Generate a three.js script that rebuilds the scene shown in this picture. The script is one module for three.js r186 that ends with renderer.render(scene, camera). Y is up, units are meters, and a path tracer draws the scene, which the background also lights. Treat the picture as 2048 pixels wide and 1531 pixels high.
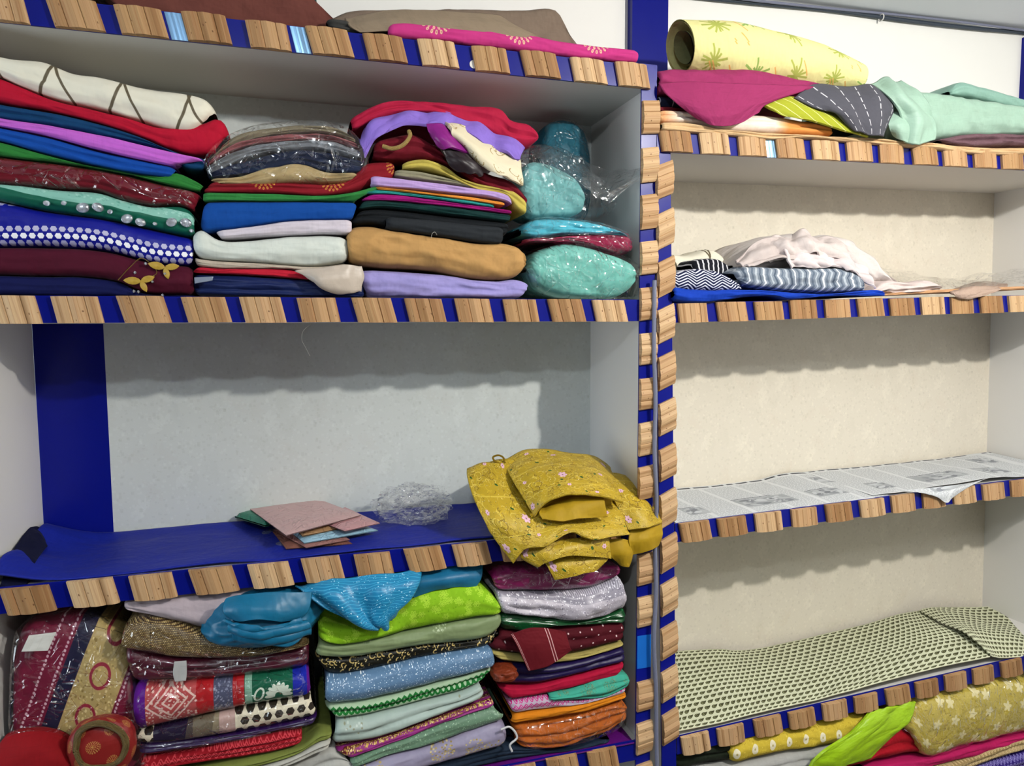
import * as THREE from 'three';
import { ImprovedNoise } from 'three/addons/math/ImprovedNoise.js';
import { mergeGeometries } from 'three/addons/utils/BufferGeometryUtils.js';
import { RectAreaLightUniformsLib } from 'three/addons/lights/RectAreaLightUniformsLib.js';

// ---------------------------------------------------------------- camera, light, exposure
const scene = new THREE.Scene();
scene.background = new THREE.Color(0x05060a);
const camera = new THREE.PerspectiveCamera(2 * Math.atan(765.5 / 1412.32) * 180 / Math.PI, 2048 / 1531, 0.02, 30);
camera.rotation.order = 'YXZ';
camera.position.set(0.4951, -0.0105, 1.337);
camera.rotation.set(-0.0793, -0.2976, -0.0054);
scene.add(camera);
const renderer = new THREE.WebGLRenderer({ antialias: true });
renderer.toneMapping = THREE.LinearToneMapping;
renderer.toneMappingExposure = 1.0;
renderer.shadowMap.enabled = true;
renderer.shadowMap.type = THREE.PCFSoftShadowMap;
RectAreaLightUniformsLib.init();
const LAMP = { pos: [1.78, 0.7, 1.36], power: 7.9, color: [1, 0.955, 0.885], radius: 0.026 };
const LAMP2 = { pos: [0.3, 0.7, 1.72], power: 1.7, color: [0.88, 0.96, 1], radius: 0.026 };   // second, weaker bulb
const DAY = { y0: -0.75, y1: 0.35, z0: 0.25, z1: 0.95, power: 8, color: [0.8, 0.91, 1] };            // shop window in the left wall

// ---------------------------------------------------------------- helpers
let seed = 7;
const rnd = () => { seed = (seed + 0x6D2B79F5) | 0; let t = Math.imul(seed ^ (seed >>> 15), 1 | seed); t = (t + Math.imul(t ^ (t >>> 7), 61 | t)) ^ t; return ((t ^ (t >>> 14)) >>> 0) / 4294967296; };
const IN = new ImprovedNoise();
const nz = (x, y = 0, z = 0) => IN.noise(x + 31.7, y + 17.3, z + 5.1);
const lerp = (a, b, t) => a + (b - a) * t;
const clamp = (v, a, b) => Math.max(a, Math.min(b, v));
const used = {};
const numbered = (n) => { const k = used[n] = (used[n] ?? -1) + 1; return k ? n + '_' + String(k).padStart(3, '0') : n; };
// the right-hand unit stands a little askew to the left one
const RU = { yaw: 0.0118, roll: 0.0249, px: 1.25 };
const RM = new THREE.Matrix4().makeTranslation(RU.px, 0, 0).multiply(new THREE.Matrix4().makeRotationY(RU.yaw)).multiply(new THREE.Matrix4().makeRotationZ(RU.roll)).multiply(new THREE.Matrix4().makeTranslation(-RU.px, 0, 0));
const RQ = new THREE.Quaternion().setFromRotationMatrix(RM);
function shade(m) { m.castShadow = true; m.receiveShadow = true; return m; }
function mesh(name, geo, mat, parent, label) {
  const m = shade(new THREE.Mesh(geo, mat)); m.name = name;
  if (label) m.userData.label = label;
  if (parent) parent.add(m);
  return m;
}
// a top-level thing at its base; unit 'L' uses room axes, 'R' the axes of the right-hand unit
function thing(name, label, category, base = [0, 0, 0], unit = 'L', group) {
  const o = new THREE.Group(); o.name = numbered(name);
  const p = new THREE.Vector3(...base);
  if (unit === 'R') { p.applyMatrix4(RM); o.quaternion.copy(RQ); }
  o.position.copy(p); scene.add(o);
  o.userData.label = label; o.userData.category = category; o.userData.base = undefined; delete o.userData.base;
  if (group) o.userData.group = group;
  return o;
}
function structure(name, geo, mat) { const m = mesh(name, geo, mat, scene); m.userData.kind = 'structure'; return m; }
const box = (x0, x1, y0, y1, z0, z1) => { const g = new THREE.BoxGeometry(x1 - x0, y1 - y0, z1 - z0); g.translate((x0 + x1) / 2, (y0 + y1) / 2, (z0 + z1) / 2); return metreUV(g); };
function metreUV(g) {
  const p = g.attributes.position, n = g.attributes.normal, uv = new Float32Array(p.count * 2);
  for (let i = 0; i < p.count; i++) {
    const ax = Math.abs(n.getX(i)), ay = Math.abs(n.getY(i)), az = Math.abs(n.getZ(i));
    if (az >= ax && az >= ay) { uv[2 * i] = p.getX(i); uv[2 * i + 1] = p.getY(i); }
    else if (ay >= ax) { uv[2 * i] = p.getX(i); uv[2 * i + 1] = p.getZ(i); }
    else { uv[2 * i] = p.getZ(i); uv[2 * i + 1] = p.getY(i); }
  }
  g.setAttribute('uv', new THREE.BufferAttribute(uv, 2)); return g;
}
function canvasTex(w, h, draw, size = [0.25, 0.25], srgb = true) {
  const c = document.createElement('canvas'); c.width = w; c.height = h;
  const x = c.getContext('2d'); draw(x, w, h);
  const t = new THREE.CanvasTexture(c);
  t.wrapS = t.wrapT = THREE.RepeatWrapping; t.magFilter = THREE.LinearFilter;
  if (srgb) t.colorSpace = THREE.SRGBColorSpace;
  t.repeat.set(1 / size[0], 1 / size[1]);
  return t;
}
function dataTex(n, fn, size = [0.25, 0.25]) {
  const d = new Uint8Array(n * n * 4);
  for (let j = 0; j < n; j++) for (let i = 0; i < n; i++) { const v = clamp(fn(i / n, j / n), 0, 1) * 255; d.set([v, v, v, 255], (j * n + i) * 4); }
  const t = new THREE.DataTexture(d, n, n); t.wrapS = t.wrapT = THREE.RepeatWrapping; t.magFilter = THREE.LinearFilter; t.needsUpdate = true;
  t.repeat.set(1 / size[0], 1 / size[1]); return t;
}
// noise that tiles over [0,1)
const tile = (u, v, f, s = 0) => { const a = u * 2 * Math.PI, b = v * 2 * Math.PI, k = f / (2 * Math.PI); return 0.5 * (nz(Math.cos(a) * k + s, Math.sin(a) * k, Math.cos(b) * k) + nz(Math.sin(a) * k + 9 + s, Math.cos(b) * k, Math.sin(b) * k)); };
const clothBump = dataTex(256, (u, v) => 0.5 + 0.55 * tile(u, v, 5) + 0.35 * tile(u, v, 13, 3) + 0.15 * tile(u, v, 34, 7), [0.22, 0.22]);
// creased film: a few hundred straight creases and dents, drawn as height
const crinkleBump = canvasTex(512, 512, (x, w, h) => {
  x.fillStyle = '#707070'; x.fillRect(0, 0, w, h);
  for (let i = 0; i < 260; i++) {
    const cx = rnd() * w, cy = rnd() * h, a = rnd() * 6.283, l = 14 + rnd() * 80, q = rnd() < 0.5;
    for (const ox of [-w, 0, w]) for (const oy of [-h, 0, h]) {
      if (cx + ox < -90 || cx + ox > w + 90 || cy + oy < -90 || cy + oy > h + 90) continue;
      x.save(); x.translate(cx + ox, cy + oy); x.rotate(a); const g = x.createLinearGradient(0, -9, 0, 9), c = q ? '255,255,255' : '0,0,0';
      g.addColorStop(0, `rgba(${c},0)`); g.addColorStop(0.5, `rgba(${c},0.55)`); g.addColorStop(0.56, `rgba(${c},0.1)`); g.addColorStop(1, `rgba(${c},0)`); x.fillStyle = g; x.fillRect(-l / 2, -9, l, 18); x.restore();
    }
  }
}, [0.2, 0.2], false);
const weave = canvasTex(512, 512, (x, w, h) => {       // uneven dye and slubs in woven cloth
  x.fillStyle = '#f4f4f4'; x.fillRect(0, 0, w, h);
  for (let i = 0; i < 1400; i++) { const v = rnd() < 0.5 ? 255 : 196 + rnd() * 30 | 0; x.fillStyle = `rgba(${v},${v},${v},${0.1 + rnd() * 0.2})`; if (i % 2) x.fillRect(rnd() * w, rnd() * h, 8 + rnd() * 60, 1 + rnd()); else x.fillRect(rnd() * w, rnd() * h, 1 + rnd(), 8 + rnd() * 60); }
  for (let i = 0; i < 160; i++) { const v = rnd() < 0.5 ? 255 : 214; x.fillStyle = `rgba(${v},${v},${v},0.1)`; x.beginPath(); x.ellipse(rnd() * w, rnd() * h, 8 + rnd() * 34, 5 + rnd() * 16, rnd() * 3, 0, 6.3); x.fill(); }
}, [0.26, 0.26]);
function cloth(color, o = {}) {
  const m = new THREE.MeshPhysicalMaterial({ color: o.map ? 0xffffff : color, roughness: o.rough ?? 0.82, metalness: 0, bumpMap: clothBump, bumpScale: o.bump ?? 0.004, sheen: o.sheen ?? 0.12, sheenRoughness: 0.6, sheenColor: new THREE.Color(color).lerp(new THREE.Color(1, 1, 1), 0.4), specularIntensity: o.spec ?? 0.35, side: THREE.DoubleSide });
  m.map = o.map ?? weave;
  if (o.metalMap) { m.metalnessMap = o.metalMap; m.metalness = 1; }
  if (o.clear) { m.clearcoat = o.clear; m.clearcoatRoughness = o.clearRough ?? 0.2; }
  return m;
}
const satin = (color, o = {}) => cloth(color, { rough: 0.42, sheen: 0.1, spec: 0.6, bump: 0.003, ...o });
const film = new THREE.MeshPhysicalMaterial({ color: 0xffffff, transmission: 1, thickness: 0, roughness: 0.09, ior: 1.55, bumpMap: crinkleBump, bumpScale: 0.009, side: THREE.DoubleSide });
const filmMilky = new THREE.MeshPhysicalMaterial({ color: 0xeef4f6, transmission: 0.86, thickness: 0, roughness: 0.1, ior: 1.5, bumpMap: crinkleBump, bumpScale: 0.005, side: THREE.DoubleSide });

// ---------------------------------------------------------------- setting materials
const laminateTex = canvasTex(512, 512, (x, w, h) => {
  x.fillStyle = '#d6d5cf'; x.fillRect(0, 0, w, h);
  for (let i = 0; i < 46; i++) {          // faint printed leaf sprigs
    const px = rnd() * w, py = rnd() * h, a = rnd() * 6.28;
    x.strokeStyle = x.fillStyle = ['rgba(206,203,194,0.22)', 'rgba(232,229,221,0.25)', 'rgba(212,206,196,0.2)'][i % 3];
    for (const [ox, oy] of [[0, 0], [w, 0], [-w, 0], [0, h], [0, -h]]) {
      x.save(); x.translate(px + ox, py + oy); x.rotate(a);
      for (let k = 0; k < 5; k++) { x.save(); x.rotate((k - 2) * 0.55); x.beginPath(); x.ellipse(22, 0, 17, 6, 0, 0, 6.3); x.fill(); x.restore(); }
      x.restore();
    }
  }
  for (let i = 0; i < 2200; i++) { x.fillStyle = rnd() < 0.5 ? 'rgba(255,252,245,0.10)' : 'rgba(120,112,96,0.06)'; const s = 1 + rnd() * 7; x.fillRect(rnd() * w, rnd() * h, s, s * (0.4 + rnd())); }
}, [0.42, 0.42]);
const M = {
  laminate: new THREE.MeshPhysicalMaterial({ map: laminateTex, color: 0xeff7fb, roughness: 0.42, specularIntensity: 0.5 }),
  creamLaminate: new THREE.MeshPhysicalMaterial({ map: laminateTex, color: 0xfff8ec, roughness: 0.42, specularIntensity: 0.5 }),
  panel: new THREE.MeshPhysicalMaterial({ color: 0xd6d4d0, roughness: 0.5 }),
  underside: new THREE.MeshPhysicalMaterial({ color: 0xcfccc6, roughness: 0.6 }),
  wall: new THREE.MeshPhysicalMaterial({ color: 0xe6e6e2, roughness: 0.55 }),
  shopWall: new THREE.MeshPhysicalMaterial({ color: 0x4e4b4a, roughness: 0.7 }),
  ceiling: new THREE.MeshPhysicalMaterial({ color: 0xd8dce2, roughness: 0.8 }),
  floor: new THREE.MeshPhysicalMaterial({ color: 0x4c443c, roughness: 0.6 }),
  blue: new THREE.MeshPhysicalMaterial({ color: 0x07127a, roughness: 0.28, specularIntensity: 0.4 }),
  glint: new THREE.MeshPhysicalMaterial({ color: 0x9cc8f0, metalness: 1, roughness: 0.25 }),  // whitish blue of the reflections on the glossy blue edge
  lightBlue: new THREE.MeshPhysicalMaterial({ color: 0x1468c4, roughness: 0.3 }),
  cable: new THREE.MeshPhysicalMaterial({ color: 0x6d7186, roughness: 0.5 }),
  darkCable: new THREE.MeshPhysicalMaterial({ color: 0x2b3542, roughness: 0.5 }),
};
const woodTex = [0, 1, 2, 3, 4].map((k) => canvasTex(128, 128, (x, w, h) => {
  x.fillStyle = ['#bb9870', '#a9855c', '#c6a67e', '#b08c64', '#9f7b54'][k]; x.fillRect(0, 0, w, h);
  for (let i = 0; i < 34; i++) {
    const px = rnd() * w, ww = 0.6 + rnd() * 2.6, dk = rnd();
    x.strokeStyle = dk < 0.2 ? `rgba(220,190,146,${0.12 + rnd() * 0.2})` : `rgba(${120 + rnd() * 30 | 0},${72 + rnd() * 22 | 0},${32 + rnd() * 18 | 0},${0.08 + rnd() * 0.2})`;
    x.lineWidth = ww; x.beginPath(); x.moveTo(px, 0); x.bezierCurveTo(px + rnd() * 8 - 4, h * 0.3, px + rnd() * 8 - 4, h * 0.7, px + rnd() * 6 - 3, h); x.stroke();
  }
  for (let i = 0; i < 4; i++) { const px = rnd() * w, wd = 10 + rnd() * 26, al = 0.14 + rnd() * 0.2, g = x.createLinearGradient(px, 0, px + wd, 0); g.addColorStop(0, 'rgba(96,58,28,0)'); g.addColorStop(0.5, `rgba(96,58,28,${al})`); g.addColorStop(1, 'rgba(96,58,28,0)'); x.fillStyle = g; x.fillRect(px, 0, wd, h); }
  for (let i = 0; i < 5; i++) { x.fillStyle = `rgba(70,38,18,${0.35 + rnd() * 0.35})`; x.beginPath(); x.ellipse(rnd() * w, rnd() * h, 1 + rnd() * 1.4, 1.2 + rnd() * 3, 0, 0, 6.3); x.fill(); }
}, [1, 1]));
const woods = woodTex.map((t) => new THREE.MeshPhysicalMaterial({ map: t, roughness: 0.58, specularIntensity: 0.4 }));

// ---------------------------------------------------------------- the room
const X0 = -1.7, X1 = 2.9, Y0 = -1.55, Y1 = 0.852, Z0 = -0.305, Z1 = 2.9;
structure('floor', box(X0 - 0.1, X1 + 0.1, Y0 - 0.1, Y0, Z0 - 0.1, Z1 + 0.1), M.floor);
{ const c = structure('ceiling', box(X0 - 0.1 - 1.25, X1 + 0.1 - 1.25, 0, 0.1, Z0 - 0.1, Z1 + 0.1), M.ceiling); c.position.set(1.25, Y1 - 0.027, 0); c.rotation.z = 0.03; }
structure('wall_back', box(X0 - 0.1, X1 + 0.1, Y0, Y1 + 0.3, Z0 - 0.1, Z0), M.wall);
structure('wall_front', box(X0 - 0.1, X1 + 0.1, Y0, Y1 + 0.3, Z1, Z1 + 0.1), M.shopWall);
for (const [a, b, c, d] of [[Y0, Y1 + 0.3, Z0, DAY.z0], [Y0, Y1 + 0.3, DAY.z1, Z1], [Y0, DAY.y0, DAY.z0, DAY.z1], [DAY.y1, Y1 + 0.3, DAY.z0, DAY.z1]]) structure(numbered('wall_left'), box(X0 - 0.1, X0, a, b, c, d), M.shopWall);
structure('wall_right', box(X1, X1 + 0.1, Y0, Y1 + 0.3, Z0, Z1), M.wall);
structure('trim_1', box(0.0005, 0.1253, Y0, Y1 - 0.05, Z0, -0.2765), M.blue);
structure('trim_2', box(1.302, 1.4, 0.53, Y1 - 0.03, Z0, -0.28), M.blue);
structure('trim_3', box(2.6, 2.7, 0.3, Y1 - 0.01, Z0, -0.29), M.blue);

// ---------------------------------------------------------------- shelving
// one piece of moulding: profile (u across, t proud) swept over len; map() places it
const PROFILE = [[0, 0], [0, 0.0065], [0.05, 0.0085], [0.2, 0.0115], [0.342, 0.0122], [0.36, 0.0104], [0.38, 0.0118], [0.5, 0.0142], [0.62, 0.0128], [0.705, 0.0106], [0.722, 0.009], [0.74, 0.0106], [0.86, 0.0116], [0.97, 0.0085], [1, 0.006], [1, 0]];
function blockGeo(w, len, place, flip) {
  const pr = PROFILE.map(([u, t]) => [(flip ? 1 - u : u) * w, t]); if (flip) pr.reverse();
  const pos = [], uv = [], v = new THREE.Vector3();
  const put = (u, t, l) => { place(v, u, t, l); pos.push(v.x, v.y, v.z); uv.push(u / w, l / len * 0.7); };
  for (let i = 0; i + 1 < pr.length; i++) {
    const a = pr[i], b = pr[i + 1];
    put(...a, 0); put(...b, 0); put(...b, len); put(...a, 0); put(...b, len); put(...a, len);
  }
  const tri = THREE.ShapeUtils.triangulateShape(pr.map((q) => new THREE.Vector2(...q)), []);
  for (const l of [0, len]) for (const f of tri) for (const i of (l ? f : [...f].reverse())) put(...pr[i], l);
  const g = new THREE.BufferGeometry();
  g.setAttribute('position', new THREE.Float32BufferAttribute(pos, 3)); g.setAttribute('uv', new THREE.Float32BufferAttribute(uv, 2)); g.computeVertexNormals(); return g;
}
const rowBlock = (w, h, slant, flip) => blockGeo(w, h, (v, u, t, l) => v.set(u - slant * (l - h), l, t), flip);
const stileBlock = (w, len, slope, flip) => blockGeo(w, len, (v, u, t, l) => v.set(l, -u + slope * l, t), flip);
function unit(name, label, at, cfg) {
  const U = thing(name, label, 'shelves', [0, 0, 0], at);
  if (at === 'R') { const p = new THREE.Vector3(0, 0, 0).applyMatrix4(RM); U.position.copy(p); }
  mesh('side_panel', box(cfg.x0 - 0.02, cfg.x0, cfg.yb, cfg.yt, -0.2767, -0.002), M.panel, U);
  mesh('side_panel', box(cfg.x1, cfg.x1 + 0.02, cfg.yb, cfg.yt, -0.2767, -0.002), M.panel, U);
  for (const [a, b] of cfg.back) mesh('back_panel', box(a, b, cfg.yb, cfg.yt, -0.2845, -0.2767), at === 'R' ? M.creamLaminate : M.laminate, U);
  const geos = [0, 1, 2, 3].map((k) => rowBlock(cfg.w + (k - 1.5) * 0.0014, cfg.h + (k % 2 ? 0.0008 : -0.0006), cfg.slant + (k - 1.5) * 0.025, k > 1));
  for (const s of cfg.shelves) {
    const b = mesh('shelf', box(cfg.x0, cfg.x1, s.y, s.y + s.t, -0.2767, -0.0015), s.y > 0.2 ? M.underside : M.panel, U);
    mesh('edge_band', box(s.b0, s.b1, s.y, s.y + cfg.h, -0.0015, 0.003), M.blue, b);
    for (const fx of s.glint ?? []) mesh('glint_insert', rowBlock(0.026, cfg.h - 0.001, cfg.slant).scale(1, 1, 0.12).translate(fx, s.y, 0.003), M.glint, b, 'pale plate added for the bright reflection between two blocks');  // added plates, standing in for bright reflections on the blue paint
    if (s.sticker) mesh('round_sticker', new THREE.CylinderGeometry(0.0075, 0.0075, 0.001, 20).rotateX(Math.PI / 2).translate(s.sticker[0], s.sticker[1], 0.0038), M.panel, b, 'white round sticker');
    s.x.forEach((x, i) => {
      const m = mesh('wood_block', geos[(i * 7 + s.k) % 4], woods[(i * 3 + s.k * 2 + (i >> 2)) % 5], b);
      m.position.set(x + (rnd() - 0.5) * 0.004, s.y - 0.0006 + (rnd() - 0.5) * 0.0012, 0.003); m.rotation.z = (rnd() - 0.5) * 0.02;
    });
  }
  const sg = [0, 1, 2].map((k) => stileBlock(cfg.sl + (k - 1) * 0.002, cfg.sw, cfg.slope + (k - 1) * 0.03, k === 2));
  for (const st of cfg.stiles) {
    const b = mesh('stile', box(st.x, st.x + cfg.sw - 0.002, cfg.yb, st.top, -0.002, 0.0025), M.blue, U);
    st.y.forEach((y, i) => {
      const m = mesh('wood_block', sg[(i * 5 + (i >> 1)) % 3], woods[(i * 2 + (i >> 1)) % 5], b);
      m.position.set(st.x - 0.0008 + (rnd() - 0.5) * 0.002, y, 0.0025); m.rotation.z = (rnd() - 0.5) * 0.015;
    });
    if (st.patch) mesh('bare_patch', box(st.x + 0.001, st.x + 0.034, st.patch[0], st.patch[1], 0.0025, 0.0036), M.lightBlue, b, 'lighter blue patch where a block is missing');
  }
  return U;
}
const run = (x, n, p, skip = []) => Array.from({ length: n }, (_, i) => x + i * p).filter((_, i) => !skip.includes(i));
const unitL = unit('shelving_unit', 'nearer shelving unit crammed with folded clothes, striped with wood blocks on blue', 'L', {
  x0: 0, x1: 1.1935, yb: Y0, yt: 0.512, back: [[0.1253, 1.1935]], w: 0.0695, h: 0.0445, slant: 0.23, sl: 0.0675, sw: 0.0365, slope: 0.12,
  shelves: [
    { y: 0.4706, t: 0.04, k: 0, b0: -0.02, b1: 1.2, glint: [0.303, 0.502], sticker: [[0.8315,0.4824]][0], x: run(0.0355, 12, 0.0992).map((x) => x - 0.004) },
    { y: 0, t: 0.038, k: 1, b0: 0, b1: 1.184, x: run(0.022, 12, 0.0957) },
    { y: -0.4794, t: 0.038, k: 2, b0: 0, b1: 1.184, x: run(0.019, 12, 0.0951) },
    { y: -0.9574, t: 0.038, k: 3, b0: 0, b1: 1.184, x: run(0.021, 12, 0.095) },
  ],
  stiles: [
    { x: 1.1835, top: 0.52, y: run(0.445, 16, -0.0943, [12]), patch: [-0.751, -0.678] },
    { x: -0.04, top: 0.47, y: [] },
  ],
});
const unitR = unit('shelving_unit', 'farther shelving unit with nearly bare newspaper and cloth lined shelves', 'R', {
  x0: 1.245, x1: 2.517, yb: -1.5, yt: 0.386, back: [[1.245, 2.517]], w: 0.0712, h: 0.0415, slant: 0.16, sl: 0.0705, sw: 0.0375, slope: 0.4,
  shelves: [
    { y: 0.3476, t: 0.038, k: 2, b0: 1.228, b1: 2.54, glint: [1.491], x: run(1.229, 14, 0.0948) },
    { y: -0.0041, t: 0.038, k: 0, b0: 1.262, b1: 2.5, x: run(1.27, 13, 0.0942) },
    { y: -0.48, t: 0.038, k: 3, b0: 1.262, b1: 2.5, x: run(1.268, 13, 0.0972) },
    { y: -0.9657, t: 0.038, k: 1, b0: 1.262, b1: 2.5, x: run(1.268, 13, 0.0957) },
    { y: -1.265, t: 0.03, k: 2, b0: 1.262, b1: 2.5, x: [] },
  ],
  stiles: [{ x: 1.224, top: 0.35, y: run(0.318, 13, -0.0987) }, { x: 2.5, top: 0.35, y: [] }],
});

// ---------------------------------------------------------------- cloth builders
function poly(pts) {                                  // arc-length sampler of a polyline, softened at the corners
  const q = pts.length > 2 ? new THREE.CatmullRomCurve3(pts.map(([x, y]) => new THREE.Vector3(x, y, 0)), false, 'centripetal') : null;
  if (!q) return (t) => [lerp(pts[0][0], pts[1][0], t), lerp(pts[0][1], pts[1][1], t)];
  q.arcLengthDivisions = 60; const v = new THREE.Vector3();
  return (t) => { q.getPointAt(clamp(t, 0, 1), v); return [v.x, v.y]; };
}
function gridGeo(cols, rows, f, closeV = false) {     // f(i, j) -> [x, y, z, u, v]
  const pos = [], uv = [], idx = [];
  for (let i = 0; i <= cols; i++) for (let j = 0; j <= rows; j++) { const q = f(i, j); pos.push(q[0], q[1], q[2]); uv.push(q[3], q[4]); }
  const R = rows + 1;
  for (let i = 0; i < cols; i++) for (let j = 0; j < rows; j++) { const a = i * R + j, b = a + 1, c = a + R, d = c + 1; idx.push(a, c, b, b, c, d); }
  const g = new THREE.BufferGeometry();
  g.setAttribute('position', new THREE.Float32BufferAttribute(pos, 3)); g.setAttribute('uv', new THREE.Float32BufferAttribute(uv, 2)); g.setIndex(idx);
  g.computeVertexNormals();
  if (closeV) {                                       // one smooth surface across the seam
    const n = g.attributes.normal;
    for (let i = 0; i <= cols; i++) { const a = i * R, b = a + rows; const v = new THREE.Vector3(n.getX(a) + n.getX(b), n.getY(a) + n.getY(b), n.getZ(a) + n.getZ(b)).normalize(); n.setXYZ(a, v.x, v.y, v.z); n.setXYZ(b, v.x, v.y, v.z); }
  }
  return g;
}
// folded cloth: front outline between two lines, folds of cloth stacked in it, rounded towards the viewer, d deep
// o: top, bot, z (front), d, n (layers), round, end (radius of the two ends), amp (creases), tilt, back (height kept at the back)
let slabSeed = 1;
function slabGeo(o) {
  const top = poly(o.top), bot = poly(o.bot), sd = (o.seed ?? slabSeed++) * 3.71;
  const z = o.z ?? 0, d = o.d ?? 0.24, n = o.n ?? 1, amp = o.amp ?? 0.003, rnd0 = o.round ?? 1;
  const L = Math.hypot(o.top[o.top.length - 1][0] - o.top[0][0], o.top[o.top.length - 1][1] - o.top[0][1]);
  const re = Math.min(o.end ?? 0.012, L * 0.4), shear = o.shear ?? 0;
  const us = [0, 0.06, 0.2, 0.45, 0.75, 1].map((k) => k * re / L);
  const NM = o.res ?? Math.max(10, Math.round(L / 0.008));
  const mid = Array.from({ length: NM - 1 }, (_, i) => lerp(re / L, 1 - re / L, (i + 1) / NM));
  const U = [...us, ...mid, ...us.map((k) => 1 - k).reverse()];
  const nf = Math.max(14, n * 7), S = [];
  for (let k = 0; k <= nf; k++) S.push(['f', 0.5 - 0.5 * Math.cos(Math.PI * k / nf) * 0.4 - 0.6 * (0.5 - k / nf)]);
  for (let k = 1; k <= 7; k++) S.push(['t', k / 7]);
  S.push(['b', 0.5]);
  for (let k = 0; k < 6; k++) S.push(['u', 1 - k / 6]);
  S.push(['f', 0]);
  const fullR = (h) => Math.min(h * 0.5, 0.03) * rnd0;
  let acc = [];
  const g = gridGeo(U.length - 1, S.length - 1, (i, j) => {
    const u = U[i], [tx, ty] = top(u), [bx, by] = bot(u), [kind, s] = S[j];
    const de = Math.min(u, 1 - u) * L, e = de < re ? Math.sqrt(Math.max(0, 1 - (1 - de / re) ** 2)) : 1, sq = lerp(o.pinch ?? 0.6, 1, e);
    const h = ty - by, my = (ty + by) / 2, R = fullR(h);
    const at = (s) => [lerp(bx, tx, s), my + (s - 0.5) * h * sq];
    const inset = (s, x) => {
      const ss = clamp(s, 0, 1), p = 2.4, E = Math.pow(Math.max(0, 1 - Math.pow(Math.abs(2 * ss - 1), p)), 1 / p);
      let w = R * (1 - E);
      if (n > 1) { const q = clamp(ss + 0.09 / n * nz(x * 9, sd, s * 2), 0, 0.9999) * n, fr = q - Math.floor(q), ld = Math.min(h / n * 0.55, o.groove ?? 0.009); w += ld * (1 - Math.sqrt(Math.max(0, 1 - (2 * fr - 1) ** 2))) + ld * 0.7 * nz(Math.floor(q) * 7.7 + sd, x * 5); }
      return w;
    };
    const wr = (x, s) => amp * (nz(x * 14 + sd, s * 2.5, sd) + 0.6 * nz(x * 33, s * 5 + sd, 2) + 0.4 * nz(x * 7 + s * 9, sd, s * 8));
    let x, y, zz;
    const zend = -(1 - e) * re * 0.8;
    if (kind === 'f') { [x, y] = at(s); zz = z + zend - inset(s, x) + wr(x, s); y += 0.25 * wr(x + 3, s); }
    else if (kind === 't') { [x, y] = at(1); const z0 = z + zend - inset(1, x) + wr(x, 1); zz = lerp(z0, z - d, s); y += 0.25 * wr(x + 3, 1) * (1 - s) + amp * 0.8 * nz(x * 10, s * 4, sd) * Math.min(1, s * 4) * (1 - s) + (o.back ?? 0) * s; }
    else if (kind === 'b') { [x, y] = at(0.5); zz = z - d; y += (o.back ?? 0) * 0.5; }
    else { [x, y] = at(0); const z0 = z + zend - inset(0, x) + wr(x, 0); zz = lerp(z0, z - d, s); y += 0.25 * wr(x + 3, 0) * (1 - s); }
    x += shear * (zz - z);
    acc[j] = j === 0 ? 0 : (i === 0 ? (acc[j - 1] + 0.005) : acc[j]);
    const vv = kind === 'f' && j <= nf ? s * Math.max(h, 0.01) : kind === 't' ? h + s * d : kind === 'b' ? h + d + h / 2 : -s * d;
    return [x, y, zz, x, (o.vAbs ? (y - (o.v0 ?? 0)) : vv)];
  }, true);
  // close the two ends
  const pos = Array.from(g.attributes.position.array), uv = Array.from(g.attributes.uv.array), idx = Array.from(g.index.array), R1 = S.length;
  for (const [row, flip] of [[0, false], [U.length - 1, true]]) {
    let c = [0, 0, 0]; for (let j = 0; j < R1; j++) for (let k = 0; k < 3; k++) c[k] += pos[(row * R1 + j) * 3 + k] / R1;
    const ci = pos.length / 3; pos.push(...c); uv.push(uv[row * R1 * 2], 0);
    for (let j = 0; j + 1 < R1; j++) idx.push(...(flip ? [ci, row * R1 + j, row * R1 + j + 1] : [ci, row * R1 + j + 1, row * R1 + j]));
  }
  const nn = Array.from(g.attributes.normal.array); nn.push(-1, 0, 0, 1, 0, 0);
  const r = new THREE.BufferGeometry();
  r.setAttribute('position', new THREE.Float32BufferAttribute(pos, 3)); r.setAttribute('uv', new THREE.Float32BufferAttribute(uv, 2)); r.setAttribute('normal', new THREE.Float32BufferAttribute(nn, 3)); r.setIndex(idx);
  return r;
}
// smooth surface through a grid of points, with the thickness of cloth
function crGrid(P, cols, rows) {
  const nr = P.length, nc = P[0].length, out = [];
  const cr = (a, b, c, d, t) => 0.5 * (2 * b + (c - a) * t + (2 * a - 5 * b + 4 * c - d) * t * t + (3 * b - a - 3 * c + d) * t * t * t);
  const rowAt = (r, t) => { const q = t * (nc - 1), i = Math.min(nc - 2, Math.floor(q)), f = q - i, g = (k) => P[r][clamp(k, 0, nc - 1)]; return [0, 1, 2].map((k) => cr(g(i - 1)[k], g(i)[k], g(i + 1)[k], g(i + 2)[k], f)); };
  for (let a = 0; a <= cols; a++) {
    const rs = P.map((_, r) => rowAt(r, a / cols)); out.push([]);
    for (let b = 0; b <= rows; b++) { const q = b / rows * (nr - 1), i = Math.min(nr - 2, Math.floor(q)), f = q - i, g = (k) => rs[clamp(k, 0, nr - 1)]; out[a].push(nr === 2 ? [0, 1, 2].map((k) => lerp(rs[0][k], rs[1][k], f)) : [0, 1, 2].map((k) => cr(g(i - 1)[k], g(i)[k], g(i + 1)[k], g(i + 2)[k], f))); }
  }
  return out;
}
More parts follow.
